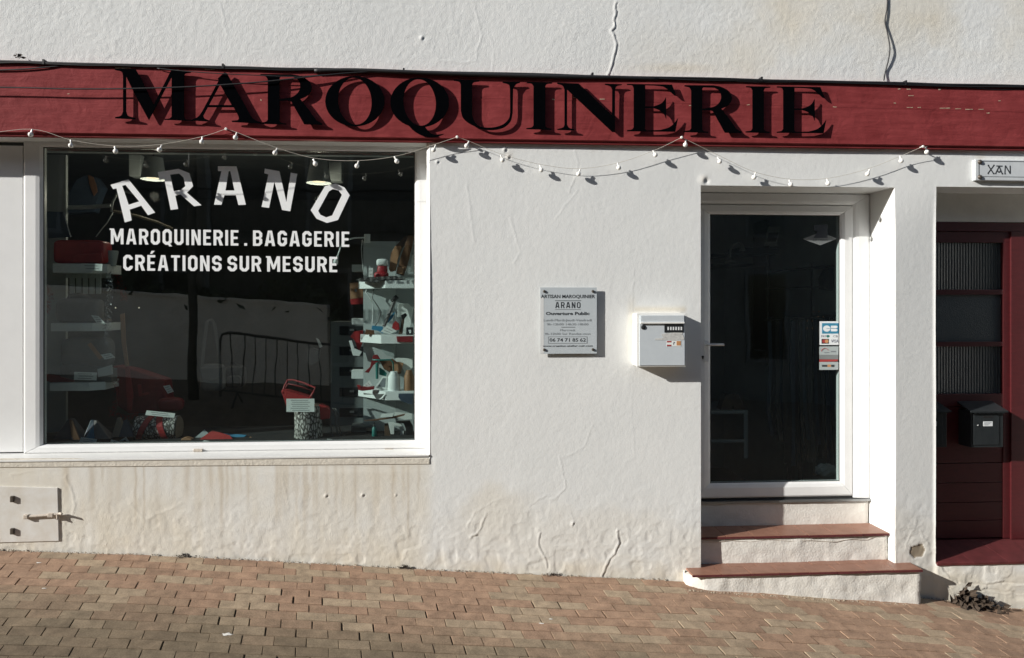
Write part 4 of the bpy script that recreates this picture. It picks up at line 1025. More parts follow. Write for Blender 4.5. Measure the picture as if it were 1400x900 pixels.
for a in [(749.5,460.3,803,460.8),(749.5,469.3,803,469.9),(749.5,460.8,749.9,469.3),(802.2,460.8,803,469.3)]: mb.pbox(*a, TY, .0003)
mb.build('number_frame', M['ink_grey'], pl)
ptext('lettering', 'www.creation-atelier-cuir.com', 742, 471.8, 810.5, 474.3, TY, M['ink'], pl, .02)

# ------------------------------------------------------------------ white letterbox
MY = -.108
mbx = empty('letterbox', (X(905, 0), 0, W(905, 502, MY).z), 'white steel letterbox with red and white sticker on the wall beside the glazed door', 'letterbox')
r_ = rect(872.5, 428.3, 938.5, 501.5, MY)
bx0 = X(865.3)
mb = MB(); mb.box(bx0+.0, r_[1]-.006, MY+.016, .012, r_[2]+.004, r_[3]-.002); mb.build('body', M['mail_edge'], mbx, bevel=.003)
mb = MB(); mb.box(bx0-.003, r_[1], MY+.002, MY+.014, r_[2], r_[3]); mb.build('door_frame', M['mail_edge'], mbx, bevel=.003)
ra = rect(874.2, 431.3, 936.2, 499.8, MY-.002); mb = MB(); mb.box(ra[0], ra[1], MY-.003, MY+.004, ra[2], ra[3]); mb.build('door', M['mail_white'], mbx, bevel=.002)
ra = rect(876, 431.3, 935.5, 441.8, MY-.009); mb = MB(); mb.box(ra[0], ra[1], MY-.010, MY-.002, ra[2], ra[3]); mb.build('flap', M['mail_white'], mbx, bevel=.002)
ra = rect(876, 440.4, 936, 442.6, MY-.014); mb = MB(); mb.box(ra[0], ra[1], MY-.016, MY-.002, ra[2], ra[3]); mb.build('flap_lip', M['mail_edge'], mbx, bevel=.0015)
p = W(879.5, 447.5, MY-.004); mb = MB(); mb.lathe([(.016, .004), (.016, -.003), (.012, -.006)], (p.x, MY-.003, p.z), 16, 'y'); mb.build('lock', M['black_plastic'], mbx, smooth='auto')
ra = rect(908.5, 443.8, 934.5, 454.6, MY-.006); mb = MB(); mb.box(ra[0], ra[1], MY-.006, MY-.002, ra[2], ra[3]); mb.build('label_holder', M['black_plastic'], mbx)
mb = MB()
for k in range(6):
    a = 912.6+k*3.6; q_ = rect(a, 447, a+1.9, 451.5, MY-.0068); mb.box(q_[0], q_[1], MY-.0072, MY-.0062, q_[2], q_[3])
mb.build('number_print', M['st_white'], mbx)
M['tape'] = mat('torn_sticker', (.55,.55,.53), .5, .2, 60, .1, 200)
mb = MB()
for pts in ([(904,457),(911,455.5),(934,458),(935.5,464.5),(918,466),(908,464)], [(895.5,463),(912,461.5),(911,465),(896,465)], [(917,454.8),(933,455),(933,457.5),(918,457.5)]):
    mb.prism([XZ(a, b, MY-.0045-.0004*len(mb.v)/20) for a, b in pts], MY-.0045-.0004*len(mb.v)/20, MY-.003)
mb.build('torn_sticker', M['tape'], mbx)
ra = rect(911.6, 466, 931, 473.8, MY-.004); mb = MB(); mb.box(ra[0], ra[1], MY-.0042, MY-.003, ra[2], ra[3]); mb.build('sticker', M['card'], mbx)
for a in ((911.8,466.3,918,468.3),(911.8,471.5,918,473.5)):
    ra = rect(*a, MY-.0048); mb = MB(); mb.box(ra[0], ra[1], MY-.0048, MY-.0042, ra[2], ra[3]); mb.build('sticker_stripe', M['st_red'], mbx)
ra = rect(925, 466.4, 930.7, 472.5, MY-.0048); mb = MB(); mb.box(ra[0], ra[1], MY-.0048, MY-.0042, ra[2], ra[3]); mb.build('sticker_block', M['st_orange'], mbx)
ptext('lettering', '?', 920, 467.6, 922.8, 471.6, MY-.005, M['st_navy'], mbx)

# ------------------------------------------------------------------ street name tile
TSY = -.03
ss = empty('street_sign', (X(1390, TSY), TSY, W(1390, 248, TSY).z), 'pale enamel name sign reading XAN above the dark red door', 'sign')
zt_, zb_ = W(1366, 218.5, TSY).z, W(1366, 247, TSY).z
mb = MB(); mb.box(X(1333.5, TSY), X(1500, TSY), TSY, .006, zb_, zt_); mb.build('plate', M['sign_tile'], ss, bevel=.005)
for px in (1339.5, 1494):
    for py in (221.7, 242.3):
        p = W(px, py, TSY); mb = MB(); mb.lathe([(.0165, .001), (.0165, -.004), (.013, -.010), (.006, -.0135)], (p.x, TSY, p.z), 14, 'y'); mb.build('bolt', M['bolt'], ss, smooth='auto')
mb = MB()
for a in ((1340,221.0,1494,221.9),(1340,242.2,1494,242.9),(1338.1,222,1339.1,242)): mb.pbox(*a, TSY-.0006, .0004)
mb.build('border_line', M['ink'], ss)
def stroke(mb, pts, w_, Y):
    q_ = [Vector((*XZ(a, b, Y), 0)) for a, b in pts]
    for i, (a, b) in enumerate(zip(q_, q_[1:])):
        d = (b-a).normalized(); nn = Vector((-d.y, d.x, 0))*w_/2; y = Y - .0002*len(mb.v)/8
        mb.prism([(a.x-nn.x, a.y-nn.y), (b.x-nn.x, b.y-nn.y), (b.x+nn.x, b.y+nn.y), (a.x+nn.x, a.y+nn.y)], y, y+.0001)
def ZS(p): return [(1320+a/15, 205+b/15) for a, b in p]
for strokes in ([[(465,318),(575,485)], [(585,318),(460,485)], [(455,318),(485,318)], [(568,318),(595,318)], [(452,486),(478,486)], [(560,487),(592,487)]],
                [[(632,332),(762,336)], [(690,340),(618,488)], [(690,340),(752,490)], [(648,425),(685,465)], [(685,465),(722,428)], [(605,486),(630,486)], [(738,490),(768,490)]],
                [[(818,322),(808,490)], [(818,322),(918,492)], [(915,325),(918,492)], [(795,490),(825,490)]]):
    mb = MB()
    for s_ in strokes: stroke(mb, ZS(s_), .0085, TSY-.0006)
    mb.build('letter', M['ink'], ss)

# ------------------------------------------------------------------ meter hatch at the lower left
HY = -.0085
ht = empty('meter_hatch', (X(20, HY), HY, W(20, 742, HY).z), 'white painted metal hatch with sliding bolt low on the wall by the pavement', 'hatch')
a0 = W(-60, 664, HY); a1 = W(78.5, 667.3, HY); a2 = W(80.2, 739.8, HY); a3 = W(-60, 743.5, HY)
mb = MB(); mb.prism([(a0.x, a0.z), (a1.x, a1.z), (a2.x, a2.z), (a3.x, a3.z)], HY, .008); mb.build('door_leaf', M['hatch'], ht, bevel=.0015)
mb = MB(); mb.tube([W(36, 706.5, HY-.012), W(60, 705, HY-.012), W(84, 702.5, HY-.012)], .0085, 8); mb.build('bolt_bar', M['rusty'], ht, smooth='auto')
mb = MB(); mb.tube([W(81, 702, HY-.012), W(84.5, 703, HY-.034)], .008, 8, .0065); mb.tube([W(78.5, 704, HY-.013), W(78.8, 709.5, HY-.016)], .008, 8); mb.build('bolt_knob', M['rusty'], ht, smooth='auto')
mb = MB(); p = W(37.5, 705.5, HY); mb.box(p.x-.014, p.x+.014, HY-.024, HY+.002, p.z-.016, p.z+.012); mb.build('keeper', M['rusty'], ht, bevel=.004)
mb = MB(); p = W(71, 704, HY); mb.box(p.x-.018, p.x+.018, HY-.022, HY+.002, p.z-.012, p.z+.014); mb.build('keeper', M['rusty'], ht, bevel=.004)
for py in (682, 726):
    mb = MB(); p = W(17.5, py, HY); mb.box(p.x-.010, p.x+.012, HY-.016, HY+.002, p.z-.020, p.z+.020); mb.build('hinge', M['bolt'], ht, bevel=.004)

# ------------------------------------------------------------------ black letterboxes on the red door
def black_box(px0, px1, lab, py0=563, py1=612):
    Yf = DD-.118; rr = rect(px0, py0, px1, py1, Yf); x0, x1, z0, z1 = rr
    e = empty('letterbox', ((x0+x1)/2, DD, z0), lab, 'letterbox', 'black letterboxes on the red door')
    mb = MB(); mb.box(x0, x1, Yf+.004, DD+.011, z0, z1); mb.build('body', M['mail_black'], e, bevel=.003)
    mb = MB(); zb_, zf_ = z1+.062, z1-.004
    A = [(x0-.02, Yf-.022, zf_), (x0-.02, Yf-.022, zf_+.010), (x0-.012, DD+.009, zb_), (x0-.012, DD+.009, zb_-.012)]
    B = [(2*(x0+x1)/2-p_[0], p_[1], p_[2]) for p_ in A]
    mb.add(A+B, [(0,1,2,3),(7,6,5,4),(0,4,5,1),(1,5,6,2),(2,6,7,3),(3,7,4,0)]); 
    mb.build('roof', M['mail_black'], e)
    mb = MB(); n_ = 7
    for k in range(n_):
        a = x0+(x1-x0)*k/n_; b = x0+(x1-x0)*(k+1)/n_; mb.prism([(a+.002, zf_), (b-.002, zf_), ((a+b)/2, zf_-.008)], Yf-.020, Yf-.017)
    mb.build('scalloped_trim', M['mail_black'], e)
    wx = x1-x0
    mb = MB(); mb.box(x0+wx*.07, x1-wx*.14, Yf-.002, Yf+.008, z0+.02, z1-.012); mb.build('door', M['mail_black'], e, bevel=.002)
    mb = MB(); mb.box(x0+wx*.36, x0+wx*.66, Yf-.0032, Yf+.004, z1-.047, z1-.030); mb.build('slot', M['gasket'], e)
    mb = MB(); mb.box(x0+wx*.36, x0+wx*.65, Yf-.0036, Yf+.002, z1-.107, z1-.072); nm = mb.build('name_card', M['st_white'], e)
    mb = MB()
    for k in range(3): mb.box(x0+wx*.39, x0+wx*(.62-.05*k), Yf-.0042, Yf-.0036, z1-.083-.008*k, z1-.080-.008*k)
    mb.build('print_line', M['ink_grey'], e)
    mb = MB(); mb.lathe([(.006, .004), (.006, -.004), (.004, -.007)], (x0+wx*.19, Yf-.002, z1-.10), 10, 'y'); mb.build('lock', M['grey_metal'], e, smooth='auto')
    return e
black_box(1328, 1372, 'black steel letterbox with pitched roof and white name card in full view')
black_box(1252, 1295, 'black steel letterbox mostly hidden behind the white pier beside the red door')

# ------------------------------------------------------------------ festoon lights
CYs = -.060
strands = [
 [(-120,188),(-60,186),(-25,165),(0,160)],
]
HOOKS = [(309,176.5), (625,187.5), (932,188), (1262,200.5)]
BULBS = [[(-45,189),(42,184),(97,199),(158,207),(218,205),(276,194)], [(322,188),(376,209),(431,224),(488,227),(542.5,220.5),(593,205)],
         [(638,199.5),(687,219),(740,232.5),(791,238),(846,229.5),(896,212)], [(937,198),(984,221),(1031,242.5),(1081,252.5),(1132,251),(1186,238),(1232,220)], [(1267,208)]]
fest = empty('string_lights', (X(640, -.05), -.05, W(640, 240).z), 'festoon string of white globe bulbs draped under the red fascia board', 'string lights')
path = [((-130, 150), -.055)]
def cy(py): return -.058 + .020*min(1, max(0, (py-178)/60))
for i, bs_ in enumerate(BULBS):
    for (bx, by) in bs_: path.append(((bx+1.0, by-7.2), cy(by-7)))
    if i < len(HOOKS): path.append((HOOKS[i], -.066))
pts = [W(p[0], p[1], y) for p, y in path]
# catmull-rom through the attachment points
cp = []
for i in range(len(pts)-1):
    p0, p1, p2, p3 = pts[max(i-1, 0)], pts[i], pts[i+1], pts[min(i+2, len(pts)-1)]
    hook1 = path[i][1] == -.066; hook2 = path[i+1][1] == -.066
    t1 = (p2-p1) if hook1 else (p2-p0)/2; t2 = (p2-p1) if hook2 else (p3-p1)/2
    for j in range(6):
        t = j/6; cp.append(p1*(2*t**3-3*t**2+1) + t1*(t**3-2*t**2+t) + p2*(-2*t**3+3*t**2) + t2*(t**3-t**2))
cp.append(pts[-1])
mb = MB(); mb.tube(cp, .0015, 5); mb.build('cable', M['cable_white'], fest, smooth=True)
mb0 = MB(); mb0.lathe([(.001,-.0185),(.008,-.0172),(.0145,-.0115),(.0172,-.004),(.0175,.003),(.0150,.010),(.0100,.0145),(.006,.0165)], (0,0,0), 14)
mb1 = MB(); mb1.lathe([(.0062,.0155),(.0064,.036),(.0045,.040)], (0,0,0), 8)
first = None
for bs_ in BULBS:
    for (bx, by) in bs_:
        p = W(bx, by, cy(by-7)); tl = rng.uniform(-.5, .5)
        if first is None:
            first = mb0.build('bulb', M['bulb'], None, smooth=True); fs_ = mb1.build('socket', M['bulb'], None, smooth='auto'); o = first; s_ = fs_
            for ob in (o, s_):
                d_ = ob.location.copy()
                for v in ob.data.vertices: v.co = v.co + d_
                ob.location = (0,0,0)
        else:
            o = first.copy(); s_ = fs_.copy(); C.objects.link(o); C.objects.link(s_)
        o.parent = fest; o.location = p - wloc(fest); o.rotation_euler = (rng.uniform(-.12, .12), tl, 0)
        o.scale = (.90, .90, .90); s_.parent = o; s_.location = (0,0,0)
for hx, hy in HOOKS:
    p = W(hx, hy, -.066); mb = MB(); mb.lathe([(.004, .03), (.004, 0), (.0095, -.001), (.0095, -.006), (.006, -.009)], (p.x, -.062, p.z), 12, 'y'); mb.build('hook', M['bulb'], fest, smooth='auto')

# ------------------------------------------------------------------ cables along the fascia
def cable(name, pp, r, lab, mat_='cable_black', clips=()):
    q_ = [W(a, b, y) for a, b, y in pp]; cp = []
    for i in range(len(q_)-1):
        p0, p1, p2, p3 = q_[max(i-1, 0)], q_[i], q_[i+1], q_[min(i+2, len(q_)-1)]
        for j in range(6):
            t = j/6; cp.append(p1*(2*t**3-3*t**2+1) + (p2-p0)/2*(t**3-2*t**2+t) + p2*(-2*t**3+3*t**2) + (p3-p1)/2*(t**3-t**2))
    cp.append(q_[-1]); mb = MB(); mb.tube(cp, r, 6)
    return mb.build(name, M[mat_], None, smooth=True, label=lab, cat='cable', group='utility cables along the fascia')
cable('cable', [(p_, bt(p_)-.2+rng.uniform(-.5, .5), -.056) for p_ in range(-150, 1560, 60)], .0085, 'thick black cable running the whole length of the fascia top edge')
cable('cable', [(p_, bt(p_)+1.4+rng.uniform(-.9, .9), -.058) for p_ in range(-150, 1560, 45)], .0055, 'thinner black cable strapped just below the thick one along the fascia')
cable('cable', [(430,97,-.06),(480,96.2,-.06),(540,98,-.065),(600,100.5,-.065),(680,103,-.063),(760,105,-.06),(830,106,-.056),(900,108,-.05)], .014, 'fat bunched black cable above the letters Q and U')
cable('cable', [(545,97,-.06),(600,97.8,-.05),(660,100,-.05),(720,103.5,-.05)], .003, 'short loose black wire bowed over the white wall above letter Q')
cable('cable', [(-120,118,-.088),(17,119.8,-.088),(100,121.8,-.088),(180,121.2,-.088),(260,118.8,-.088),(345,113.2,-.088),(400,107.8,-.086),(440,103.3,-.08),(490,99,-.068),(540,97.2,-.06)], .0044, 'thin black wire sagging in front of the letters M A R')
cable('cable', [(215,93.5,-.06),(250,97.3,-.075),(300,100.8,-.086),(350,103,-.088),(400,104.8,-.086),(450,102.2,-.076),(500,99,-.064)], .003, 'thin black wire dipping across the tops of letters A and R')
cable('cable', [(-80,98,-.05),(17,95.5,-.055),(60,92.3,-.055),(85,90.3,-.05),(110,88.6,-.048)], .0045, 'black cable slanting up to the fascia top left of letter M')
cable('cable', [(940,110,-.05),(1030,112.3,-.056),(1120,113,-.058),(1210,114.5,-.06),(1290,117,-.06),(1360,122.5,-.05),(1420,121,-.05)], .0032, 'thin black wire waving along the fascia top right of the last letter')
cb = cable('cable', [(1213.5,-30,-.006),(1213,8,-.007),(1210.5,24,-.010),(1210.3,32,-.008),(1213.5,46,-.012),(1216,60,-.018),(1216.5,70,-.019),(1214,85,-.013),(1210.5,98,-.008),(1208.5,110,-.02)], .0042, 'grey black cable hanging down the white wall onto the fascia')
# clips on the cables
for px in (60, 305, 552, 810, 1041, 1238):
    p = W(px, bt(px)-.6, -.056); mb = MB(); mb.box(p.x-.006, p.x+.006, -.066, -.02, p.z-.014, p.z+.018)
    mb.build('clip', M['cable_black'], sg)

# ------------------------------------------------------------------ weeds and dead leaves
def leaves(name, c, spread, n_, size, lab, mat_='dry_leaf', hfun=None, cat='leaves'):
    mb = MB()
    for k in range(n_):
        a = rng.uniform(0, 6.28); rr = abs(rng.gauss(0, .5))
        x = c.x + math.cos(a)*rr*spread[0]; y = c.y - abs(math.sin(a)*rr*spread[1]); z = c.z + abs(rng.gauss(0, .5))*spread[2]*max(0, 1-rr)
        if hfun: z = max(z, hfun(x, y)+.003)
        d = Vector((rng.uniform(-1, 1), rng.uniform(-1, 1), rng.uniform(-.4, .9))).normalized()*size*rng.uniform(.6, 1.5)
        s_ = d.cross(Vector((rng.uniform(-1, 1), rng.uniform(-1, 1), rng.uniform(-1, 1)))).normalized()*size*.35*rng.uniform(.6, 1.3)
        b0 = Vector((x, y, z)); up = d.cross(s_).normalized()*size*.15
        mb.add([b0, b0+d*.5+s_+up, b0+d, b0+d*.5-s_+up, b0+d*.5], [(0,1,4),(1,2,4),(2,3,4),(3,0,4)])
    return mb.build(name, M[mat_], None, label=lab, cat=cat, kind='stuff')
p = W(1312, 814); leaves('dead_leaves', Vector((p.x, -.03, ground(p.x, -.04)+.01)), (.11, .08, .10), 85, .055, 'heap of dead brown leaves against the cracked base beside the step', hfun=ground)
p = W(1338, 822); leaves('dead_leaves', Vector((p.x, -.05, ground(p.x, -.05)+.005)), (.13, .08, .05), 60, .048, 'low scatter of dried leaves on the pavement under the red door', hfun=ground)
p = W(24, 79, -.03); leaves('dried_weed', Vector((p.x, -.03, p.z-.005)), (.05, .02, .03), 12, .028, 'dried weed sprig caught on the fascia top at the corner', cat='weed')
for px, py, nn, lab in ((553, 777.5, 26, 'dark crumbs of moss at the wall foot below the shop window'), (757, 787, 16, 'dark crumbs of moss at the wall foot below the plaque'), (253, 757.5, 20, 'dark crumbs of moss at the wall foot near the hatch')):
    p = W(px, py, -.01); leaves('moss', Vector((p.x, -.012, ground(p.x, -.01)+.001)), (.07, .02, .02), nn*2, .014, lab, hfun=ground, cat='moss')

exec_interior = True
# ------------------------------------------------------------------ shop interior
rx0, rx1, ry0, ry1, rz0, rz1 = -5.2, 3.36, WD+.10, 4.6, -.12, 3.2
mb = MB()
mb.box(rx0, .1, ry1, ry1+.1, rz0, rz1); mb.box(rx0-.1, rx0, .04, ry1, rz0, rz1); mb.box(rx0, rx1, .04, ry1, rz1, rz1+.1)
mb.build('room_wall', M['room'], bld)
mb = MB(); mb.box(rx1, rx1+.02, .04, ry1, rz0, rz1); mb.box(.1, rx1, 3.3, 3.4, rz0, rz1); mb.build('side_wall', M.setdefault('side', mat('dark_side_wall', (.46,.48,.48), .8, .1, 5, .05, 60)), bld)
mb = MB(); mb.box(.06, .12, .12, 3.3, rz0, rz1); mb.build('sun_block_partition', M['side'], bld)  # unseen partition added to keep the window sun off the side wall
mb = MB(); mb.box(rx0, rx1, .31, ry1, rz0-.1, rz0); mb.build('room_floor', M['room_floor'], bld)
# inner reveal on the left of the window, display platform
zfl = W(300, 607.5, GY+.03).z
mb = MB(); mb.box(X(-260, GY), X(575, GY), GY+.012, .95, zfl-.04, zfl); mb.box(X(-260, GY), X(575, GY), .90, .95, rz0, zfl-.04); mb.build('display_platform', M['felt'], win)
mb = MB(); mb.pbox(60, 205, 565, 210.5, GY+.08, .05); mb.build('blind_rail', M['panel_dark'], win)

# right display corner
def shelf_thing(name, lab, pts_plan, z0, z1, mm='shelf', grp='white display shelves', cat='shelf'):
    mb = MB(); n_ = len(pts_plan)
    area = sum(pts_plan[i][0]*pts_plan[(i+1) % n_][1]-pts_plan[(i+1) % n_][0]*pts_plan[i][1] for i in range(n_))
    vs = [(x, y, z0) for x, y in pts_plan] + [(x, y, z1) for x, y in pts_plan]
    fs = [tuple(range(n_))[::-1], tuple(range(n_, 2*n_))] + [(i, (i+1) % n_, (i+1) % n_+n_, i+n_) for i in range(n_)]
    mb.add(vs, fs); return mb.build(name, M[mm], None, label=lab, cat=cat, group=grp, bevel=.0015)
PB = .66
dp = empty('display_panel', (X(530, PB), PB, zfl), 'grey display panel standing behind the three white shelves at the window right', 'panel')
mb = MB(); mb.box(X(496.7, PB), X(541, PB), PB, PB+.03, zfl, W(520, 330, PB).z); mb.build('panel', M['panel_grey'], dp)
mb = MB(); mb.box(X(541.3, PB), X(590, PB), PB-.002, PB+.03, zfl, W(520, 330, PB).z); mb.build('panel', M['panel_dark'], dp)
for i, (y0, y1, xc, w_) in enumerate(((383.5, 394, 527, 'top white shelf at the window right holding the red boot'), (458.5, 470, 521, 'middle white shelf at the window right under the hammer'), (535.5, 547.5, 527, 'lowest white shelf at the window right holding the thread cones'))):
    zt = W(530, y0, .40).z; zb = W(530, y1, .40).z
    shelf_thing('wall_shelf', w_, [(X(489, .62), .655), (X(xc, .40), .40), (X(572, .40), .40), (X(572, .655), .655)], zb, zt)
SHZ = [W(530, y, .40).z for y in (383.5, 458.5, 535.5)]
for i, (x0, y0, x1, y1, lab) in enumerate(((481,435.5,497,444,'white bracket block left of the grey panel level with the hammer'), (480.5,506.5,497,518,'white bracket block left of the grey panel level with the thread cones'), (481,362,496,371.5,'dim white bracket block left of the grey panel by the goose neck lamp'))):
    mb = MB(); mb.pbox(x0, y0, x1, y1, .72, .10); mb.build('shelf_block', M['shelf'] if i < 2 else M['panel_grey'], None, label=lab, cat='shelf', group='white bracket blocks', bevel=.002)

def px5(pts): return [(470+a/5.625, 320+b/5.625) for a, b in pts]
def px6(pts): return [(470+a/6, 470+b/6) for a, b in pts]
def item(name, lab, cat, pieces, group=None, bev=.002):
    """pieces: list of (part name, pixel polygon, Y, depth, material)"""
    if len(pieces) == 1:
        n_, pts, Y, dp_, m_ = pieces[0]; mb = MB(); mb.pprism(pts, Y, dp_); return mb.build(name, M[m_], None, label=lab, cat=cat, group=group, bevel=bev)
    allp = [W(a, b, pc[2]) for pc in pieces for a, b in pc[1]]
    e = empty(name, (sum(p.x for p in allp)/len(allp), pieces[0][2], min(p.z for p in allp)), lab, cat, group)
    for n_, pts, Y, dp_, m_ in pieces:
        mb = MB(); mb.pprism(pts, Y, dp_); mb.build(n_, M[m_], e, bevel=bev)
    return e
def card(pts, Y, lab, lines=3, name='price_card', group='price cards in the shop window', mm='card', tilt=.004):
    e = empty(name, W(pts[-1][0], pts[-1][1], Y), lab, 'card', group)
    mb = MB(); mb.pprism(pts, Y, .0015); mb.build('paper', M[mm], e)
    if lines:
        mb = MB(); (ax_, ay), (bx_, by), (cx_, cy_), (dx, dy) = pts
        for k in range(lines):
            t = (k+.8)/(lines+.6); u0, u1 = .16+.05*(k % 2), .84-.07*((k+1) % 2)
            L0 = (ax_+(dx-ax_)*t, ay+(dy-ay)*t); R0_ = (bx_+(cx_-bx_)*t, by+(cy_-by)*t)
            a = (L0[0]+(R0_[0]-L0[0])*u0, L0[1]+(R0_[1]-L0[1])*u0); b = (L0[0]+(R0_[0]-L0[0])*u1, L0[1]+(R0_[1]-L0[1])*u1); h = .35
            mb.pprism([(a[0], a[1]-h), (b[0], b[1]-h), (b[0], b[1]+h), (a[0], a[1]+h)], Y-.0008, .0004)
        mb.build('print_line', M['ink_grey'], e)
    return e
# goose neck lamp
gl = empty('goose_neck_lamp', W(502, 336, .64), 'white goose neck spot lamp clipped above the grey display panel', 'lamp')
mb = MB(); a, b = W(502, 320.5, .64), W(502, 332, .64); mb.tube([a, b], .024, 14); mb.build('base', M['shelf'], gl, smooth='auto')
mb = MB(); mb.tube([W(498, 325, .63), W(485, 325.5, .60), W(474, 328, .57), W(467, 334, .55), W(463.5, 345, .54), W(461, 352, .54)], .0055, 8); mb.build('neck', M['shelf'], gl, smooth=True)
mb = MB(); mb.tube([W(461.5, 350, .54), W(459.5, 356, .54), W(458, 361, .54)], .007, 12, .024); mb.build('head', M['shelf'], gl, smooth='auto')
mb = MB(); mb.tube([W(495.5, 328, .645), W(494, 340, .645), W(495, 355, .645), W(496.5, 375, .645)], .003, 6); mb.build('cord', M['shelf'], gl, smooth=True)
# top shelf
z1 = SHZ[0]
item('leather_strap_bag', 'brown and tan leather strap bag hanging over the top right shelf', 'bag', [
 ('strap', px5([(500,8),(535,20),(527,90),(500,200),(460,322),(403,305),(440,170),(475,70)]), .50, .03, 'brown_leather'),
 ('inner_strap', px5([(405,85),(465,25),(500,10),(488,62),(450,110),(420,180),(400,280),(360,292),(345,270),(400,120)]), .535, .02, 'wood_dark'),
 ('flap', px5([(395,92),(440,92),(432,140),(413,205),(402,282),(362,292),(348,268),(362,150)]), .495, .02, 'tan_leather'),
 ('buckle_tab', px5([(412,250),(462,258),(450,308),(403,300)]), .485, .012, 'tan_leather')])
bt_ = empty('santa_boot', W(521, 382, .48), 'small red glitter santa boot with white fleece cuff on the top right shelf', 'ornament')
def bx(px0, py0, px1, py1, Y, d, e_=.6):
    a = W(px0, py1, Y); b = W(px1, py0, Y); return (a.x, b.x, Y, Y+d, a.z, b.z, e_)
mb = MB(); mb.blob(*bx(515, 360.5, 529.5, 380, .44, .075, .7)); mb.blob(*bx(510.5, 371, 531, 381.5, .425, .08, .7)); mb.build('boot', M['red_fabric'], bt_, smooth=True)
mb = MB(); mb.blob(*bx(513.8, 353.5, 530.2, 364, .432, .09, .6)); mb.build('cuff', M['fleece'], bt_, smooth=True)
mb = MB(); mb.pprism(px5([(95,350),(140,338),(260,330),(400,322),(452,345),(400,350),(300,352),(250,372),(185,362),(110,362)]), .395, .18); mb.build('leather_offcut', M['grey_leather'], None, label='flat grey leather offcut draped over the top right shelf edge', cat='leather')
card(px5([(192,265),(225,262),(222,330),(190,330)]), .47, 'narrow white card beside the red santa boot', 2)
card(px5([(525,160),(545,158),(545,290),(512,292)]), .60, 'white card behind the brown strap bag at the window edge', 0)
# middle shelf
hm = empty('hammer', W(530, 458, .5), 'wooden handled hammer with dark head leaning above the middle right shelf', 'hammer')
mb = MB(); mb.tube([W(525, 446, .50), W(534, 425, .55), W(538.5, 412, .57)], .012, 8, .014); mb.build('handle', M['grey_leather'], hm, smooth='auto')
mb = MB(); mb.tube([W(536, 413, .57), W(543, 405.5, .58)], .017, 10, .019); mb.build('head', M['black_leather'], hm, smooth='auto')
item('blue_card', 'blue leather swatch lying beside the white card on the middle right shelf', 'swatch', [('s', px5([(218,705),(300,712),(304,768),(262,745),(212,735)]), .45, .01, 'blue_card')])
card(px5([(332,703),(407,748),(352,770),(282,752)]), .42, 'white price card tilted in front of the blue swatch on the middle right shelf', 2)
item('pliers', 'grey leather working pliers propped against papers on the middle right shelf', 'pliers', [('jaw', px5([(440,625),(475,608),(488,625),(465,655),(450,660)]), .50, .02, 'black_leather'), ('handle', px5([(448,655),(466,655),(450,770),(420,772)]), .50, .018, 'wood_dark')])
item('paper_sheet', 'printed white sheet standing behind the pliers on the middle right shelf', 'paper', [('p', px5([(415,535),(495,535),(535,575),(515,700),(500,765),(455,765),(470,640),(410,640)]), .62, .004, 'card')])
item('blue_brush', 'bright blue striped strap standing beside the hammer handle', 'strap', [('s', px5([(398,598),(372,650),(338,685),(330,672),(362,625)]), .53, .01, 'blue_card')])
item('red_wallet', 'round topped red leather purse on the middle right shelf behind the white card', 'purse', [('s', px5([(398,668),(425,690),(428,735),(400,742),(370,722),(378,690)]), .47, .02, 'red_leather')])
item('black_box', 'small black box with pale print at the end of the middle right shelf', 'box', [('box', px5([(480,720),(532,718),(532,778),(480,778)]), .44, .05, 'black_plastic'), ('print', px5([(497,738),(518,737),(518,762),(505,765)]), .4385, .001, 'st_white')])
item('red_wallet', 'flat maroon leather wallet hung over the front of the middle right shelf', 'purse', [('s', px5([(405,788),(532,785),(532,832),(412,832)]), .388, .01, 'dark_red_leather')])
item('red_glove', 'crumpled red leather piece hanging over the left end of the middle right shelf', 'leather', [('s', px5([(78,752),(145,740),(150,780),(140,840),(118,900),(100,870),(85,820),(50,790)]), .63, .03, 'red_leather'), ('lining', px5([(40,822),(62,820),(80,880),(140,905),(120,940),(70,935)]), .60, .02, 'fleece')])
item('brown_swatch', 'brown crumpled leather scrap on the middle right shelf', 'leather', [('s', px5([(170,735),(230,742),(235,775),(160,775)]), .49, .03, 'brown_leather')])
for i, (pp_, lab, mm) in enumerate((([(505,382),(500,400),(509,412),(510,425),(509,445),(512,452)], 'white cord trailing between the top and middle right shelves', 'shelf'), ([(513,385),(509,408),(516,418),(521,427),(517,440),(511,448)], 'dark wavy leather lace trailing between the top and middle right shelves', 'grey_leather'))):
    mb = MB(); mb.tube([W(a, b, .60) for a, b in pp_], .004, 6); mb.build('lace', M[mm], None, smooth=True, label=lab, cat='lace')
# lowest shelf
def cone(px0, py0, px1, py1, Y, lab, mm, basem):
    a = W((px0+px1)/2, py1, Y); b = W((px0+px1)/2, py0, Y); r_ = (X(px1, Y)-X(px0, Y))/2; h = b.z-a.z
    e = empty('thread_cone', a, lab, 'thread cone', 'thread cones on the lowest right shelf')
    mb = MB(); mb.lathe([(r_*.97, .006), (r_, .02), (r_*.93, h*.72), (r_*.60, h*.93), (r_*.55, h)], (a.x, Y+r_, a.z), 18); mb.build('thread', M[mm], e, smooth='auto')
    mb = MB(); mb.lathe([(r_*1.02, 0), (r_*1.02, .007)], (a.x, Y+r_, a.z), 18); mb.build('base', M[basem], e)
cone(529.2, 508.8, 546.8, 536.5, .42, 'cone of white thread on the lowest right shelf', 'thread_white', 'teal')
cone(551.7, 507, 566, 537, .43, 'cone of brown thread on the lowest right shelf', 'thread_brown', 'blue_card')
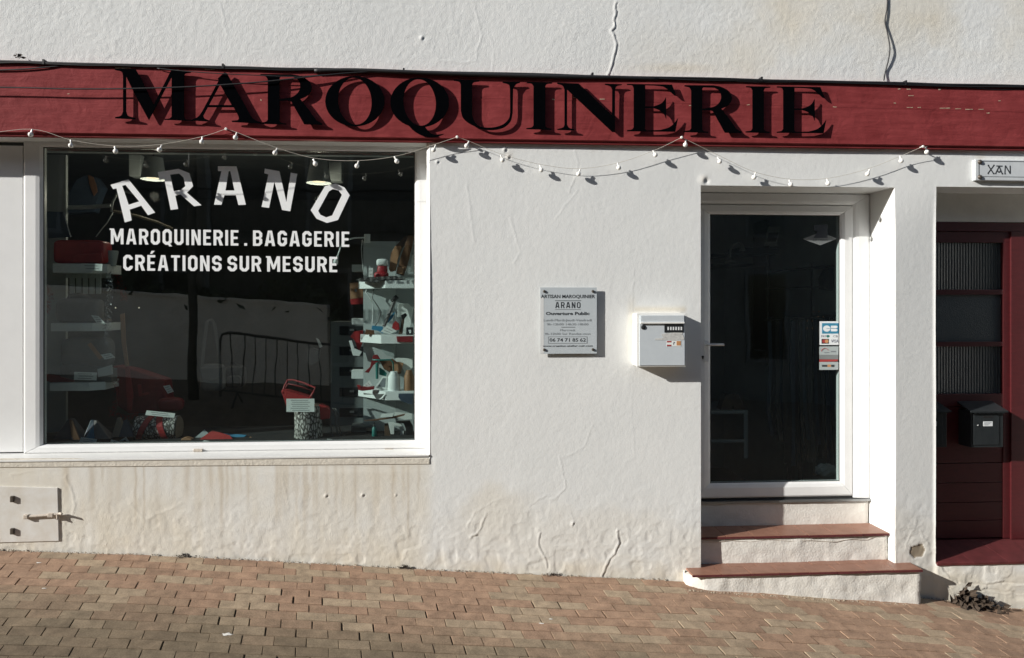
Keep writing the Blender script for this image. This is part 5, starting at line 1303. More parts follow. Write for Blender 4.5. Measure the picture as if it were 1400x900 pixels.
item('leather_pouch', 'red brown leather scraps piled behind the white thread cone', 'leather', [
 ('scrap', px6([(240,95),(275,90),(300,130),(240,180),(205,240),(168,235),(215,190)]), .58, .02, 'dark_red_leather'),
 ('scrap', px6([(290,135),(400,125),(470,180),(472,245),(420,260),(330,210)]), .60, .02, 'brown_leather'),
 ('scrap', px6([(395,160),(440,150),(492,160),(470,230),(400,250)]), .57, .012, 'tan_leather')])
tp = empty('teal_stand', W(515, 520, .55), 'teal hook shaped tool stand behind the white thread cone', 'tool')
mb = MB(); mb.tube([W(509, 492, .55), W(520, 492.5, .55), W(534, 492, .55), W(537.5, 496, .55), W(538, 508, .55)], .006, 8); mb.build('arm', M['teal'], tp, smooth=True)
mb = MB(); mb.tube([W(515.5, 496, .55), W(515.5, 518, .55)], .013, 8, .010); mb.build('grip', M['teal'], tp, smooth='auto')
mb = MB(); mb.pprism(px6([(290,195),(330,220),(352,245),(345,268),(290,255)]), .56, .02); mb.build('plate', M['teal'], tp)
item('book', 'small book with dark printed cover leaning left of the white thread cone', 'book', [('cover', px6([(318,268),(356,272),(350,382),(255,362)]), .50, .015, 'card'), ('print', px6([(322,282),(346,284),(338,358),(278,352)]), .4985, .001, 'ink_grey')])
item('red_purse', 'red leather purse with studs at the left end of the lowest right shelf', 'purse', [('body', px6([(112,345),(150,352),(200,358),(250,350),(245,378),(150,388),(118,380)]), .44, .04, 'dark_red_leather'), ('fold', px6([(108,338),(135,342),(140,362),(112,358)]), .435, .02, 'red_leather')])
card(px6([(208,300),(235,340),(180,358),(158,348)]), .47, 'white price card standing behind the red studded purse', 2)
item('leather_tongue', 'dark pointed leather tongue hanging over the lowest right shelf', 'leather', [('s', px6([(160,405),(240,415),(335,412),(300,450),(270,460),(240,418),(165,418)]), .392, .006, 'grey_leather')])
item('teal_swatch', 'dark leather flap hanging below the brown thread cone', 'leather', [('s', px6([(450,410),(570,408),(565,500),(520,490),(470,470),(448,440)]), .395, .006, 'navy_leather')])
item('paper_sheet', 'white sheet leaning against the panel above the brown thread cone', 'paper', [('p', px6([(425,115),(565,122),(565,200),(500,245),(480,190),(425,140)]), .64, .004, 'card')])
item('paper_sheet', 'rounded clear plastic bag pinned on the grey panel below the middle shelf', 'bag', [('p', px6([(300,25),(350,12),(410,30),(415,110),(360,100),(320,70)]), .63, .01, 'st_grey')])
# platform right
item('leather_strip', 'long brown leather strip laid across the tools at the window lower right', 'leather', [('s', px6([(165,632),(250,622),(400,600),(505,575),(495,590),(420,612),(260,632)]), .42, .02, 'brown_leather')])
card(px6([(310,575),(410,570),(400,600),(298,604)]), .41, 'white price card on the brown leather strip at the window lower right', 0)
item('paper_sheet', 'large pale sheet under the brown strip at the window lower right', 'paper', [('p', px6([(418,560),(560,575),(560,620),(500,625),(415,598)]), .60, .004, 'card')])
bo = empty('teal_bottle', W(512, 602, .45), 'teal green glue bottle on the platform at the window lower right', 'bottle')
p0_, p1_ = W(511.8, 600, .45), W(512.5, 577, .45); h_ = p1_.z-p0_.z
mb = MB(); mb.lathe([(.016, 0), (.018, .004), (.018, h_*.6), (.010, h_*.72)], p0_, 12); mb.build('body', M['teal'], bo, smooth='auto')
mb = MB(); mb.lathe([(.009, h_*.72), (.008, h_*.85), (.003, h_)], p0_, 10); mb.build('cap', M['black_plastic'], bo, smooth='auto')
item('punch_card', 'white card with a round cut out on the platform at the window lower right', 'card', [('s', px6([(415,650),(465,655),(492,690),(490,780),(440,782),(438,768),(462,745),(468,705),(450,675),(415,672)]), .50, .004, 'card')])
item('tool_handle', 'dark wooden tool handle beside the teal bottle', 'tool', [('s', px6([(335,660),(362,655),(390,800),(330,802)]), .46, .03, 'wood_dark')])
item('paper_sheet', 'folded pale paper strip behind the dark tool handle', 'paper', [('p', px6([(365,645),(415,645),(412,778),(392,778)]), .52, .004, 'card')])
item('black_holster', 'black curved leather holster at the far window lower right corner', 'leather', [('s', px6([(430,635),(540,632),(568,680),(568,808),(500,808),(510,700),(490,655),(430,650)]), .48, .03, 'black_leather')])
item('grey_box', 'dark grey cardboard box on the platform left of the teal bottle', 'box', [('box', px6([(60,690),(180,690),(180,765),(60,765)]), .62, .08, 'st_mid'), ('lid', px6([(60,672),(235,668),(235,690),(60,690)]), .60, .10, 'st_mid')])

# ---- left shelves
LSH = []
for (y0, y1, x0, x1, lab) in ((360.5, 373, 72, 147, 'top grey white shelf at the window left under the red bag'), (442, 453, 69.5, 146, 'middle grey white shelf at the window left with a painted patch of sun'), (523.5, 534.5, 68, 144, 'lowest grey white shelf at the window left with a slanted painted patch of sun')):
    Yq = .46; zt, zb = W(100, y0, Yq).z, W(100, y1, Yq).z
    shelf_thing('wall_shelf', lab, [(X(x0, Yq), Yq), (X(x1-22, Yq), Yq), (X(x1, Yq+.06), Yq+.06), (X(x1, Yq+.06), .74), (X(x0, Yq), .74)], zb, zt)
mb = MB(); mb.box(X(57, .76), X(90, .76), .76, .79, zfl, W(100, 212, .76).z); mb.build('left_backboard', M['panel_dark'], win)
rb = empty('red_bag', W(105, 360, .47), 'boxy red leather bag on the top shelf at the window left', 'bag')
mb = MB(); mb.blob(*bx(70.5, 328, 141.5, 360.5, .48, .16, .28), n=20); mb.build('body', M['red_leather'], rb, smooth=True)
mb = MB(); mb.pprism([(98,352),(108,348),(138,346),(140,358),(100,359.5)], .474, .02); mb.build('front_pocket', M['red_leather'], rb, bevel=.004)
mb = MB(); a = W(151.5, 364, .60); mb.lathe([(.034, 0), (.050, .09), (.052, .11), (.048, .115)], a, 16); mb.build('white_pot', M['panel_dark'], None, smooth='auto', label='pale grey pot beside the red bag on the top left shelf', cat='pot')
card([(111,360.3),(140,361),(139.5,370.5),(111,369.8)], .455, 'white price card on the front of the top left shelf', 2)
card([(109.5,442.4),(126,442.4),(126,452.8),(109,452.8)], .455, 'white slip standing in for the sun patch on the middle left shelf front', 0)  # sunlit patch on the shelf front, made as a white slip
card([(124.5,431),(134.5,432.2),(144,442.3),(132.5,442.2)], .47, 'white price card leaning back on the middle left shelf', 3)
card([(101.3,508.5),(132.5,509.5),(132,520.3),(101,519.5)], .465, 'white price card in front of the grey purse on the lowest left shelf', 3)
card([(107,524.3),(124,529.5),(123,534.6),(105.5,534.6)], .455, 'slanted white slip standing in for the sun patch on the lowest left shelf front', 0)  # white slip in place of the sun falling on this shelf edge
card([(137.5,485),(151,482.8),(157.5,488.8),(143,491.8)], .50, 'white price card hanging from the grey bag over the lowest left shelf', 2)
hb = empty('grey_handbag', W(100, 441, .56), 'grey brown handbag with top handle on the middle left shelf', 'bag')
mb = MB(); mb.blob(*bx(74, 408, 134, 442, .55, .12, .35), n=18); mb.build('body', M['grey_leather'], hb, smooth=True)
mb = MB(); mb.tube([W(92, 411, .6), W(95, 404, .6), W(106, 402, .6), W(116, 404, .6), W(124, 408, .6), W(129, 420, .6)], .010, 8); mb.build('handle', M['grey_leather'], hb, smooth=True)
hb = empty('grey_satchel', W(110, 498, .56), 'grey brown satchel with tan strap below the middle left shelf', 'bag')
mb = MB(); mb.blob(*bx(80, 462, 150, 504, .55, .12, .4), n=18); mb.build('body', M['grey_leather'], hb, smooth=True)
mb = MB(); mb.ribbon([W(122, 470, .54), W(130, 480, .535), W(138, 490, .53)], (.012, 0, .008), (0, .003, 0)); mb.build('strap', M['tan_leather'], hb)
item('grey_purse', 'folded grey purse behind the price card on the lowest left shelf', 'purse', [('body', [(81,500),(110,498),(152,505),(152,523),(84,523)], .52, .10, 'grey_leather'), ('flap', [(133,505),(152,499),(153,512),(134,516)], .51, .02, 'panel_grey')])
item('red_scarf', 'dark red leather roll at the left end of the lowest left shelf', 'leather', [('s', [(60,512),(75,514),(100,520),(100,523.5),(70,523.5),(61,520)], .50, .06, 'dark_red_leather')])
for i, x in enumerate((95, 104, 113, 122, 131)):
    mb = MB(); mb.pprism([(x, 376-i*.5), (x+6.5, 375.5-i*.5), (x+6.5, 402), (x, 402)], .60, .012)
    mb.build('tie_clip', M['panel_grey'], None, label='grey strap under the top left shelf, %s in the row from the left' % ('first', 'second', 'third', 'fourth', 'fifth')[i], cat='strap', group='straps under the top left shelf')
mb = MB(); mb.box(X(90, .64), X(150, .64), .64, .655, W(0, 380, .64).z, W(0, 374, .64).z)
mb.build('strap_rail', M['panel_grey'], None, label='dark rail carrying the grey straps under the top left shelf', cat='rail')
# tinsel
mb = MB()
for k in range(420):
    t = rng.random(); px = 150 - 4*t + rng.gauss(0, 3.0); py = 372 + 98*t
    a = W(px, py, .48 + rng.gauss(0, .015)); d = Vector((rng.gauss(0, 1), rng.gauss(0, 1), rng.gauss(0, 1))).normalized()*.016; s_ = d.cross(Vector((0, 1, .3))).normalized()*.0016
    mb.add([a-s_, a+s_, a+d], [(0,1,2)])
mb.build('tinsel', M['tinsel'], None, label='silver tinsel garland hanging from the top left shelf', cat='tinsel', kind='stuff')
# mannequin strap / red bag deep in the window
item('guitar_strap', 'long orange brown leather strap hanging in the window left of centre', 'strap', [('upper', [(164,430),(170,428),(172,470),(176,500),(171,502),(166,468)], .70, .01, 'tan_leather'), ('lower', [(171,502),(176,500),(182,540),(180,562),(174,560)], .70, .01, 'red_leather')])
rbg = empty('red_tote', W(205, 563, .75), 'large dark red tote bag slumped in the window left of centre', 'bag')
mb = MB(); mb.pprism([(153,500),(180,505),(225,520),(228,545),(240,560),(196,566),(176,566),(160,556)], .74, .16); mb.build('body', M['dark_red_leather'], rbg, bevel=.02)
mb = MB(); mb.pprism([(188,526),(193,526),(194,538),(203,536),(204,539),(190,542)], .73, .012); mb.build('tab', M['red_leather'], rbg)
mb = MB(); mb.blob(*bx(212, 545, 247, 564, .66, .12, .6)); mb.build('pocket', M['dark_red_leather'], rbg, smooth=True)
card([(223,528),(232,526.5),(237.5,535.5),(229.5,538.5)], .70, 'small price card pinned on the dark red tote', 3)
card([(200.5,561.3),(239.5,565.3),(238,571.5),(198.5,567.5)], .36, 'wide white card propped on the bark log', 2)
# log with straps
lg = empty('bark_log', W(213, 606, .42), 'small bark log lying on its side wrapped in red leather straps', 'log')
pa, pb2 = W(181, 588, .42), W(238, 588, .42); rl = (W(213, 571, .42).z-W(213, 605.5, .42).z)/2
mb = MB(); L_ = pb2.x-pa.x; cz_ = W(213, 588.2, .42).z
mb.lathe([(rl*.96, 0), (rl, .02), (rl*.97, L_*.5), (rl, L_-.01), (rl*.97, L_)], (pa.x, .42+rl, cz_), 22, 'x', .03); mb.build('bark', M['bark'], lg, smooth='auto')
mb = MB(); mb.lathe([(rl*.90, L_), (rl*.90, L_+.006)], (pa.x, .42+rl, cz_), 22, 'x'); mb.build('cut_end', M['wood_end'], lg)
for f0, tl in ((.22, .045), (.68, -.03)):
    mb = MB(); n_ = 24; rs = rl*1.05; w_ = .022
    vs = []
    for k in range(n_):
        a = 2*math.pi*k/n_; y = .42+rl+rs*math.cos(a); z = cz_+rs*math.sin(a); x = pa.x+L_*f0+tl*math.sin(a)
        y2 = .42+rl+rl*math.cos(a); z2 = cz_+rl*math.sin(a)
        vs += [(x-w_, y, z), (x+w_, y, z), (x+w_, y2, z2), (x-w_, y2, z2)]
    fs = []
    for k in range(n_):
        q_ = (k+1) % n_
        for j in range(4): fs.append((k*4+j, k*4+(j+1) % 4, q_*4+(j+1) % 4, q_*4+j))
    mb.add(vs, fs); mb.build('strap', M['red_leather'], lg)
# triangular pouches
def pouch(pts, apex, Y, dep, lab, mm, inner):
    e = empty('pouch', W(pts[0][0], pts[0][1], Y), lab, 'pouch', 'triangular leather pouches on the platform')
    a, b = W(*pts[0], Y), W(*pts[1], Y); t = W(*apex, Y+dep*.5)
    mb = MB(); c_ = [(a.x, Y, a.z), (b.x, Y, a.z), (b.x, Y+dep, a.z), (a.x, Y+dep, a.z), (t.x-.012, Y+dep*.4, t.z), (t.x+.012, Y+dep*.4, t.z), (t.x+.012, Y+dep*.6, t.z), (t.x-.012, Y+dep*.6, t.z)]
    mb.add(c_, [(0,3,2,1),(4,5,6,7),(0,1,5,4),(1,2,6,5),(2,3,7,6),(3,0,4,7)]); mb.build('body', M[mm], e, bevel=.006)
    if inner:
        p_ = inner[0]; mb = MB(); mb.pprism(p_, Y-.006, .004); mb.build('panel', M[inner[1]], e)
pouch([(72,601.5),(100,601.5)], (96,573), .40, .10, 'navy triangular leather pouch nearest the left window edge', 'navy_leather', None)
pouch([(98,602),(114,601.5)], (99,572), .41, .10, 'brown edged grey triangular pouch behind the navy one', 'grey_leather', ([(94.5,574),(98.5,574),(109,601),(98,601.5)], 'brown_leather'))
pouch([(113,600),(129,600)], (127,574), .40, .10, 'navy triangular pouch with bright blue patterned panel', 'navy_leather', ([(116,599.5),(127.5,582.5),(129,599.5)], 'blue_card'))
pouch([(130,601),(150,601)], (130,574.5), .40, .10, 'grey half open triangular pouch right of the blue patterned one', 'grey_leather', None)
pouch([(152,598),(170,598)], (163,571), .44, .08, 'tan topped dark pouch just left of the bark log', 'wood_end', None)
pouch([(162,598),(183,598)], (172,574), .40, .08, 'dark navy pouch touching the bark log', 'navy_leather', None)
card([(111,597.8),(132.8,600.8),(130,608),(108,604.5)], .33, 'white price card in front of the blue patterned pouch', 2)
card([(152,601),(178,608.5),(175,609),(150,607)], .34, 'white price card lying flat left of the bark log', 2)
item('paper_tent', 'grey folded card tent behind the flat card left of the log', 'card', [('s', [(162,603.5),(172,597.5),(178.5,606.5),(174.5,606.5),(171,601),(165,604.5)], .36, .004, 'st_grey')])
# centre flat pieces
def sheet_item(name, lab, pts, Y, dy, mm, th=.006, lift=0.0, cat='leather'):
    """a sheet lying on the platform: px points give outline of its front elevation, far edge pushed back by dy"""
    mb = MB(); n_ = len(pts); vs = []
    for (px, py) in pts:
        p_ = W(px, py, Y); vs.append(p_)
    zmin = min(v.z for v in vs); zmax = max(v.z for v in vs)
    q_ = [Vector((v.x*(1+.2*dy*(v.z-zmin)/max(1e-6, zmax-zmin)*0), Y+dy*(v.z-zmin)/max(1e-6, zmax-zmin), v.z)) for v in vs]
    up = Vector((0, -.3, 1)).normalized()*th
    mb.add(list(q_)+[v-up for v in q_], [tuple(range(n_)), tuple(range(2*n_-1, n_-1, -1))] + [(i, i+n_, (i+1) % n_+n_, (i+1) % n_) for i in range(n_)])
    return mb.build(name, M[mm], None, label=lab, cat=cat)
sheet_item('red_folder', 'red leather folder lying open on the platform below the window text', [(266,605.5),(283,592.5),(310,598),(323,606.5),(296,605)], .36, .12, 'red_leather')
sheet_item('blue_folder', 'bright blue leather folder just behind the red one', [(299,596),(333,597.5),(326,604),(318,603),(308,598)], .42, .10, 'blue_card')
sheet_item('grey_fold', 'small grey folded card left of the red folder', [(267,598),(278.5,588),(285,593.5),(276,598)], .46, .02, 'st_grey', cat='card')
sheet_item('price_card', 'white price card flat in front of the red folder', [(258,605),(277,605),(290,606.5),(288,608),(257,608)], .33, .06, 'card', .002, cat='card')
sheet_item('paper_crumple', 'crumpled white paper by the red folder', [(272,606),(278,603),(286,604),(294,607),(280,608)], .31, .02, 'card', .004, cat='paper')
sheet_item('leather_scrap', 'tan leather scrap right of the blue folder', [(334,603),(340,598.5),(348,601),(346,604.5),(337,605)], .42, .04, 'tan_leather')
sheet_item('card_tent', 'grey folded card between the tan scrap and the stump', [(351,606.5),(360,601.5),(366,601.2),(368,606.5)], .36, .03, 'st_grey', cat='card')
sheet_item('price_card', 'white price card flat at the window edge left of the stump', [(372,605.5),(392,605.5),(391,607.5),(371,607.5)], .32, .05, 'card', .002, cat='card')
card([(447.5,600),(467.5,602.5),(466.5,606.2),(446,605)], .34, 'white price card tilted on the platform right of the stump', 2)
# stump
sp_ = empty('wood_stump', W(418, 606.5, .36), 'upright bark covered wooden stump used as a plinth in the window', 'stump')
pa = W(418, 606.8, .36); rs = (X(437, .36)-X(399, .36))/2*1.0; hs = W(418, 563, .36).z-pa.z
mb = MB(); mb.lathe([(rs*1.0, 0), (rs*.98, hs*.3), (rs, hs*.7), (rs*.99, hs)], (pa.x, .36+rs, zfl), 26, 'z', .03); mb.build('bark', M['bark'], sp_, smooth='auto')
mb = MB(); mb.lathe([(rs*.93, hs), (rs*.93, hs+.003)], (pa.x, .36+rs, zfl), 26); mb.build('cut_end', M['wood_end'], sp_)
e = card([(391.5,545.3),(429.8,545.3),(429.8,563.3),(391.5,563.3)], .355, 'large pale green notice card standing on the wooden stump', 6, 'notice_card')
rbf = empty('red_basket', W(408, 545, .42), 'small open red leather bag with square handles on top of the stump', 'bag')
mb = MB(); mb.pprism([(384,534),(392,534),(402,537),(424,543.5),(424,561),(393,561)], .40, .10); mb.build('body', M['red_leather'], rbf, bevel=.006)
mb = MB(); mb.tube([W(386, 538, .40), W(389, 528, .42), W(393, 520, .44), W(400, 519.5, .44), W(415, 523.5, .44), W(431, 530, .44), W(428, 537, .42), W(423, 545, .40)], .0065, 8); mb.build('handle', M['red_leather'], rbf, smooth=True)
mb = MB(); mb.tube([W(388, 534, .52), W(394, 525, .53), W(412, 529, .53), W(427, 535, .53)], .006, 8); mb.build('handle', M['dark_red_leather'], rbf, smooth=True)
rp = empty('red_clutch', W(441, 573, .46), 'red leather clutch beside the notice card right of the stump', 'bag')
mb = MB(); mb.pprism([(432,556),(438,553),(447,556.5),(451,561),(450.5,572.5),(438,574),(437,563)], .42, .06); mb.build('body', M['red_leather'], rp, bevel=.004)
for i, (x0, x1) in enumerate(((452, 455), (459, 464), (462, 471))):
    mb = MB(); mb.ribbon([W(452+i*3, 558, .44), W((452+x0)/2+3*i, 568, .45), W(x0, 580, .45), W((x0+x1)/2, 592, .46), W(x1, 596, .46)], (.006, 0, 0), (0, .0015, 0)); mb.build('lace', M['grey_leather'], None, label='grey leather lace right of the red clutch, %s' % ('nearest the clutch', 'the middle one of three', 'the outermost of three')[i], cat='lace', group='grey laces by the red clutch')
item('camera_bag', 'dark hanging pouch in the middle of the window above the stump', 'pouch', [('body', [(420,478),(428,476),(437,480),(435,494),(424,500),(419,494)], .9, .05, 'grey_leather'), ('tag', [(432,462),(436,464),(441,474),(437,476)], .88, .003, 'card')])
# more goods seen dimly in the window
item('tan_box_bag', 'tan leather box bag with red base left of the grey panel', 'bag', [('body', [(478,387),(496,386),(496.5,407),(479,409)], .78, .12, 'tan_leather'), ('base', [(478.5,409.3),(496.5,407.3),(496,416),(480,416.5)], .78, .12, 'red_leather'), ('clasp', [(485,395),(488,395),(488,399),(485,399)], .775, .01, 'grey_metal')])
dc = empty('drawer_cabinet', W(475, 600, .95), 'grey cabinet of black fronted drawers deep behind the right shelves', 'cabinet')
mb = MB(); mb.pbox(452, 440, 500, 600, .95, .35); mb.build('carcass', M['st_mid'], dc, bevel=.004)
for y0 in (446, 474, 502, 530, 558):
    mb = MB(); mb.pbox(464, y0, 498, y0+12, .94, .012); d_ = mb.build('drawer', M['black_plastic'], dc, bevel=.003)
    mb = MB(); mb.pbox(478, y0+4, 484, y0+6.5, .93, .012); mb.build('pull', M['grey_metal'], d_)
hg = empty('shoulder_bag', W(288, 536, .85), 'grey beige shoulder bag hanging by its long strap in the window centre left', 'bag')
mb = MB(); mb.blob(*bx(272, 498, 305, 536, .85, .10, .45), n=18); mb.build('body', M['grey_leather'], hg, smooth=True)
mb = MB(); mb.pprism([(273,503),(304,503),(301,517),(289,522),(276,517)], .842, .02); mb.build('flap', M['grey_leather'], hg, bevel=.005)
mb = MB(); mb.ribbon([W(276, 502, .88), W(279, 470, .88), W(283, 440, .89), W(288, 436, .90), W(293, 442, .90), W(298, 475, .90), W(302, 502, .90)], (.012, 0, 0), (0, .002, 0)); mb.build('strap', M['grey_leather'], hg)
hk = empty('dark_backpack', W(318, 530, 1.0), 'small black leather backpack beside the grey beige shoulder bag', 'bag')
mb = MB(); mb.blob(*bx(305, 500, 332, 532, 1.0, .14, .5), n=18); mb.build('body', M['black_leather'], hk, smooth=True)
mb = MB(); mb.blob(*bx(309, 514, 328, 531, .96, .06, .5), n=14); mb.build('pocket', M['black_leather'], hk, smooth=True)
mb = MB(); mb.tube([W(314, 501, 1.04), W(316, 496, 1.04), W(321, 496, 1.04), W(323, 501, 1.04)], .006, 6); mb.build('handle', M['black_leather'], hk, smooth=True)
def garland(pts, Y, n_, sd, lab, m_):
    mb = MB()
    for k in range(n_):
        t = rng.random()*(len(pts)-1); i = int(t); f = t-i; px = pts[i][0]+(pts[i+1][0]-pts[i][0])*f+rng.gauss(0, sd); py = pts[i][1]+(pts[i+1][1]-pts[i][1])*f+rng.gauss(0, sd*.6)
        a = W(px, py, Y+rng.gauss(0, .015)); d = Vector((rng.gauss(0, 1), rng.gauss(0, 1), rng.gauss(0, 1))).normalized()*.016; s_ = d.cross(Vector((0, 1, .3))).normalized()*.002
        mb.add([a-s_, a+s_, a+d], [(0,1,2)])
    mb.build('tinsel', M[m_], None, label=lab, cat='tinsel', kind='stuff')
garland([(66,392),(69,410),(63,428)], .50, 160, 2.4, 'red tinsel garland at the window left edge between the shelves', 'red_fabric')
garland([(152,500),(158,520),(160,545),(152,566),(175,572),(190,566)], .62, 320, 3, 'red tinsel garland curling beside the dark red tote bag', 'red_fabric')
garland([(161,372),(165,395),(170,410)], .75, 120, 3, 'short red tinsel strand beside the silver tinsel', 'red_fabric')
for i, (px, lab) in enumerate(((158, 'tiny warm fairy light left of the orange brown strap'), (190, 'tiny warm fairy light right of the orange brown strap'))):
    p = W(px, 421, .8); mb = MB(); mb.blob(p.x-.0045, p.x+.0045, .796, .805, p.z-.0045, p.z+.0045, 1.0, 8); mb.build('fairy_light', M['fairy'], None, smooth=True, label=lab, cat='light', group='fairy lights in the window')
item('wallet_stack', 'stack of brown and black wallets on the middle left shelf end', 'wallets', [('wallet', [(134,436.5),(146,436.5),(146,439),(134,439)], .55, .08, 'brown_leather'), ('wallet', [(133.5,439.2),(146.5,439.2),(146.5,441.8),(133.5,441.8)], .54, .09, 'black_leather')])
item('belt_coil', 'coiled tan belt lying on the platform between the bark log and the red folder', 'belt', [('coil', [(246,605.5),(248,600),(254,598),(261,600),(263,605.5),(259,605.5),(257,602.5),(252,602.5),(250,605.5)], .38, .05, 'tan_leather')])
sheet_item('price_card', 'white price card flat on the platform in front of the bark log', [(196,604.5),(215,605),(213,607.8),(194,607.4)], .33, .05, 'card', .002, cat='card')
item('key_fobs', 'row of red and tan leather key fobs right of the stump', 'key fobs', [('fob', [(474,601),(478,600),(479,606),(475,606.5)], .38, .01, 'red_leather'), ('fob', [(481,600.5),(485,600.5),(485.5,606.5),(481,606.5)], .38, .01, 'tan_leather')])
# hanging lamps
for i, (px, y0, y1, xt, xb, lab) in enumerate(((210, 216, 245.5, 12, 17, 'grey bell lampshade with a lit bulb hanging at the window upper left'), (436, 219, 250.5, 11, 17, 'grey cone lampshade with a lit bulb hanging behind the letters N and O'))):
    Y = 1.1; e = empty('pendant_lamp', W(px, y1, Y), lab, 'lamp', 'pendant lamps over the display')
    a, b = W(px, y1, Y), W(px, y0, Y); rb_, rt = X(px+xb, Y)-X(px, Y), X(px+xt, Y)-X(px, Y); h = b.z-a.z
    mb = MB(); n_ = 26; prof = [(rb_, 0), (rb_*.98, .01), ((rt*.6+rb_*.4), h*.6), (rt, h), (.02, h+.004)] 
    vs = []; fs = []
    for r2, hh in prof:
        for k in range(n_): vs.append((a.x+r2*math.cos(2*math.pi*k/n_), Y+r2*math.sin(2*math.pi*k/n_), a.z+hh))
    for q_ in range(len(prof)-1):
        for k in range(n_): fs.append((q_*n_+k, q_*n_+(k+1) % n_, (q_+1)*n_+(k+1) % n_, (q_+1)*n_+k))
    mb.add(vs, fs); mb.build('lamp_shade', M['lampshade'], e, smooth='auto')
    mb = MB(); mb.lathe([(rb_*.52, .012), (rb_*.60, .024), (rb_*.5, .034)], (a.x, Y, a.z), 24); mb.build('bulb', M['glow'], e)
    mb = MB(); mb.tube([(a.x, Y, a.z+h), (a.x, Y, 3.2)], .006, 6); mb.build('cord', M['black_plastic'], e)
    pl_ = bpy.data.lights.new('lamp_light', 'POINT'); pl_.energy = 5; pl_.shadow_soft_size = .04; pl_.color = (1, .86, .68)
    po_ = bpy.data.objects.new('lamp_light', pl_); C.objects.link(po_); po_.location = (a.x, Y, a.z-.14)
for (x0, y0, x1, y1, lab) in ((176, 211, 192, 241, 'pale grey speaker box left of the bell lampshade'), (450, 221, 467, 247, 'pale grey speaker box right of the cone lampshade')):
    mb = MB(); mb.pbox(x0, y0, x1, y1, 1.3, .14); mb.build('speaker_box', M['st_mid'], None, label=lab, cat='speaker', group='speaker boxes near the ceiling', bevel=.006)
# magnifier lamp arm on the left
ml_ = empty('arm_lamp', W(150, 290, .9), 'grey jointed arm lamp behind the letter A at the window left', 'lamp')
mb = MB(); mb.tube([W(66, 284, .85), W(120, 283.5, .85), W(152, 281, .85)], .016, 8); mb.build('arm', M['panel_dark'], ml_, smooth='auto')
mb = MB(); mb.tube([W(155, 289, .86), W(185, 295, .9), W(215, 304, .95), W(236, 313, 1.0)], .010, 8); mb.build('fore_arm', M['wood_end'], ml_, smooth='auto')
mb = MB(); mb.tube([W(155, 289, .86), W(147, 304, .86), W(140, 312, .86), W(131, 324, .86)], .004, 6); mb.build('cord', M['panel_grey'], ml_, smooth=True)
mb = MB(); mb.tube([W(152, 290, .86), W(154, 276, .86), W(160, 265, .86), W(172, 262, .86), W(190, 268, .88), W(200, 282, .9)], .009, 8); mb.build('neck', M['panel_dark'], ml_, smooth=True)
item('hanging_jacket', 'dark navy jacket hanging inside at the window upper left', 'jacket', [('body', [(88,275),(104,246),(116,240),(130,242),(140,256),(134,270),(128,290),(88,292)], 1.5, .10, 'navy_leather'), ('lapel', [(120,239),(127,242),(131,252),(133,262),(128,268),(122,252)], 1.49, .02, 'brown_leather')])
item('dark_banner', 'dark blue fabric panel hanging above the red bag', 'banner', [('s', [(64,289),(86,290),(96,324),(66,326)], .62, .02, 'navy_leather')])

# ---- behind the glazed door
bl = empty('belt_rack', W(1100, 430, 1.0), 'black metal rack of dark leather belts hanging behind the glazed door', 'rack')
mb = MB(); mb.tube([W(1045, 438, .95), W(1150, 431, .95)], .010, 8); mb.tube([W(1049, 372, 1.0), W(1160, 362, 1.0)], .010, 8); mb.tube([W(1049, 360, 1.02), W(1049, 500, 1.02)], .012, 8); mb.tube([W(1110, 360, 1.02), W(1110, 520, 1.02)], .008, 8)
mb.tube([W(1045, 395, 1.02), W(1160, 391, 1.02)], .008, 6)
mb.build('rail', M['iron'], bl, smooth='auto')
for k in range(19):
    px = 1052+k*5.2+rng.uniform(-1.5, 1.5); end = rng.uniform(600, 662) if k > 3 else rng.uniform(560, 640); Yb = rng.uniform(.85, 1.05); w_ = rng.uniform(.012, .020)
    pts = [W(px, 440-rng.uniform(0, 8), Yb), W(px+rng.uniform(-2, 2), 500, Yb), W(px+rng.uniform(-2, 3), 560, Yb), W(px+rng.uniform(0, 8), end, Yb)]
    mb = MB(); mb.ribbon(pts, (w_, 0, 0), (0, .0018, 0))
    o = mb.build('belt', M['black_leather'] if k % 3 else M['navy_leather'], None, label='dark leather belt hanging in the row behind the glazed door', cat='belt', group='belts behind the glazed door')
for k, (px, py) in enumerate(((1113,426),(1120,426),(1119,433),(1126,433),(1104,439),(1111,439),(1104,449),(1111,449))):
    p = W(px, py, .84); mb = MB(); mb.blob(p.x-.007, p.x+.007, .84, .85, p.z-.007, p.z+.007, 1.0, 8); mb.build('belt_stud', M['tan_leather'], bl)
tb = empty('work_table', W(995, 625, 1.2), 'pale grey metal frame work table behind the glazed door', 'table')
mb = MB(); mb.pbox(930, 562, 1023, 566, 1.1, .6); mb.build('table_top', M['panel_dark'], tb)
mb = MB(); mb.pbox(1017.5, 566, 1022.5, 627, 1.1, .03); mb.build('leg', M['panel_dark'], tb)
mb = MB(); mb.pbox(930, 602, 1017, 605.5, 1.1, .03); mb.build('stretcher', M['panel_dark'], tb)
item('sewing_frame', 'dark trestle shapes standing on the pale work table', 'tool', [('a', [(985,562),(992,540),(1004,540),(1001,562)], 1.15, .1, 'wood_dark'), ('b', [(1004,562),(1000,543),(1010,540),(1020,562)], 1.15, .1, 'wood_dark')])
td = empty('payment_tablet', W(1056, 336, 1.4), 'pale framed tablet tilted on a stand behind the glazed door', 'tablet')
mb = MB(); mb.pprism([(1051,310),(1067.5,310.5),(1062,336.5),(1045.5,336.5)], 1.4, .02); mb.build('frame', M['panel_dark'], td, bevel=.004)
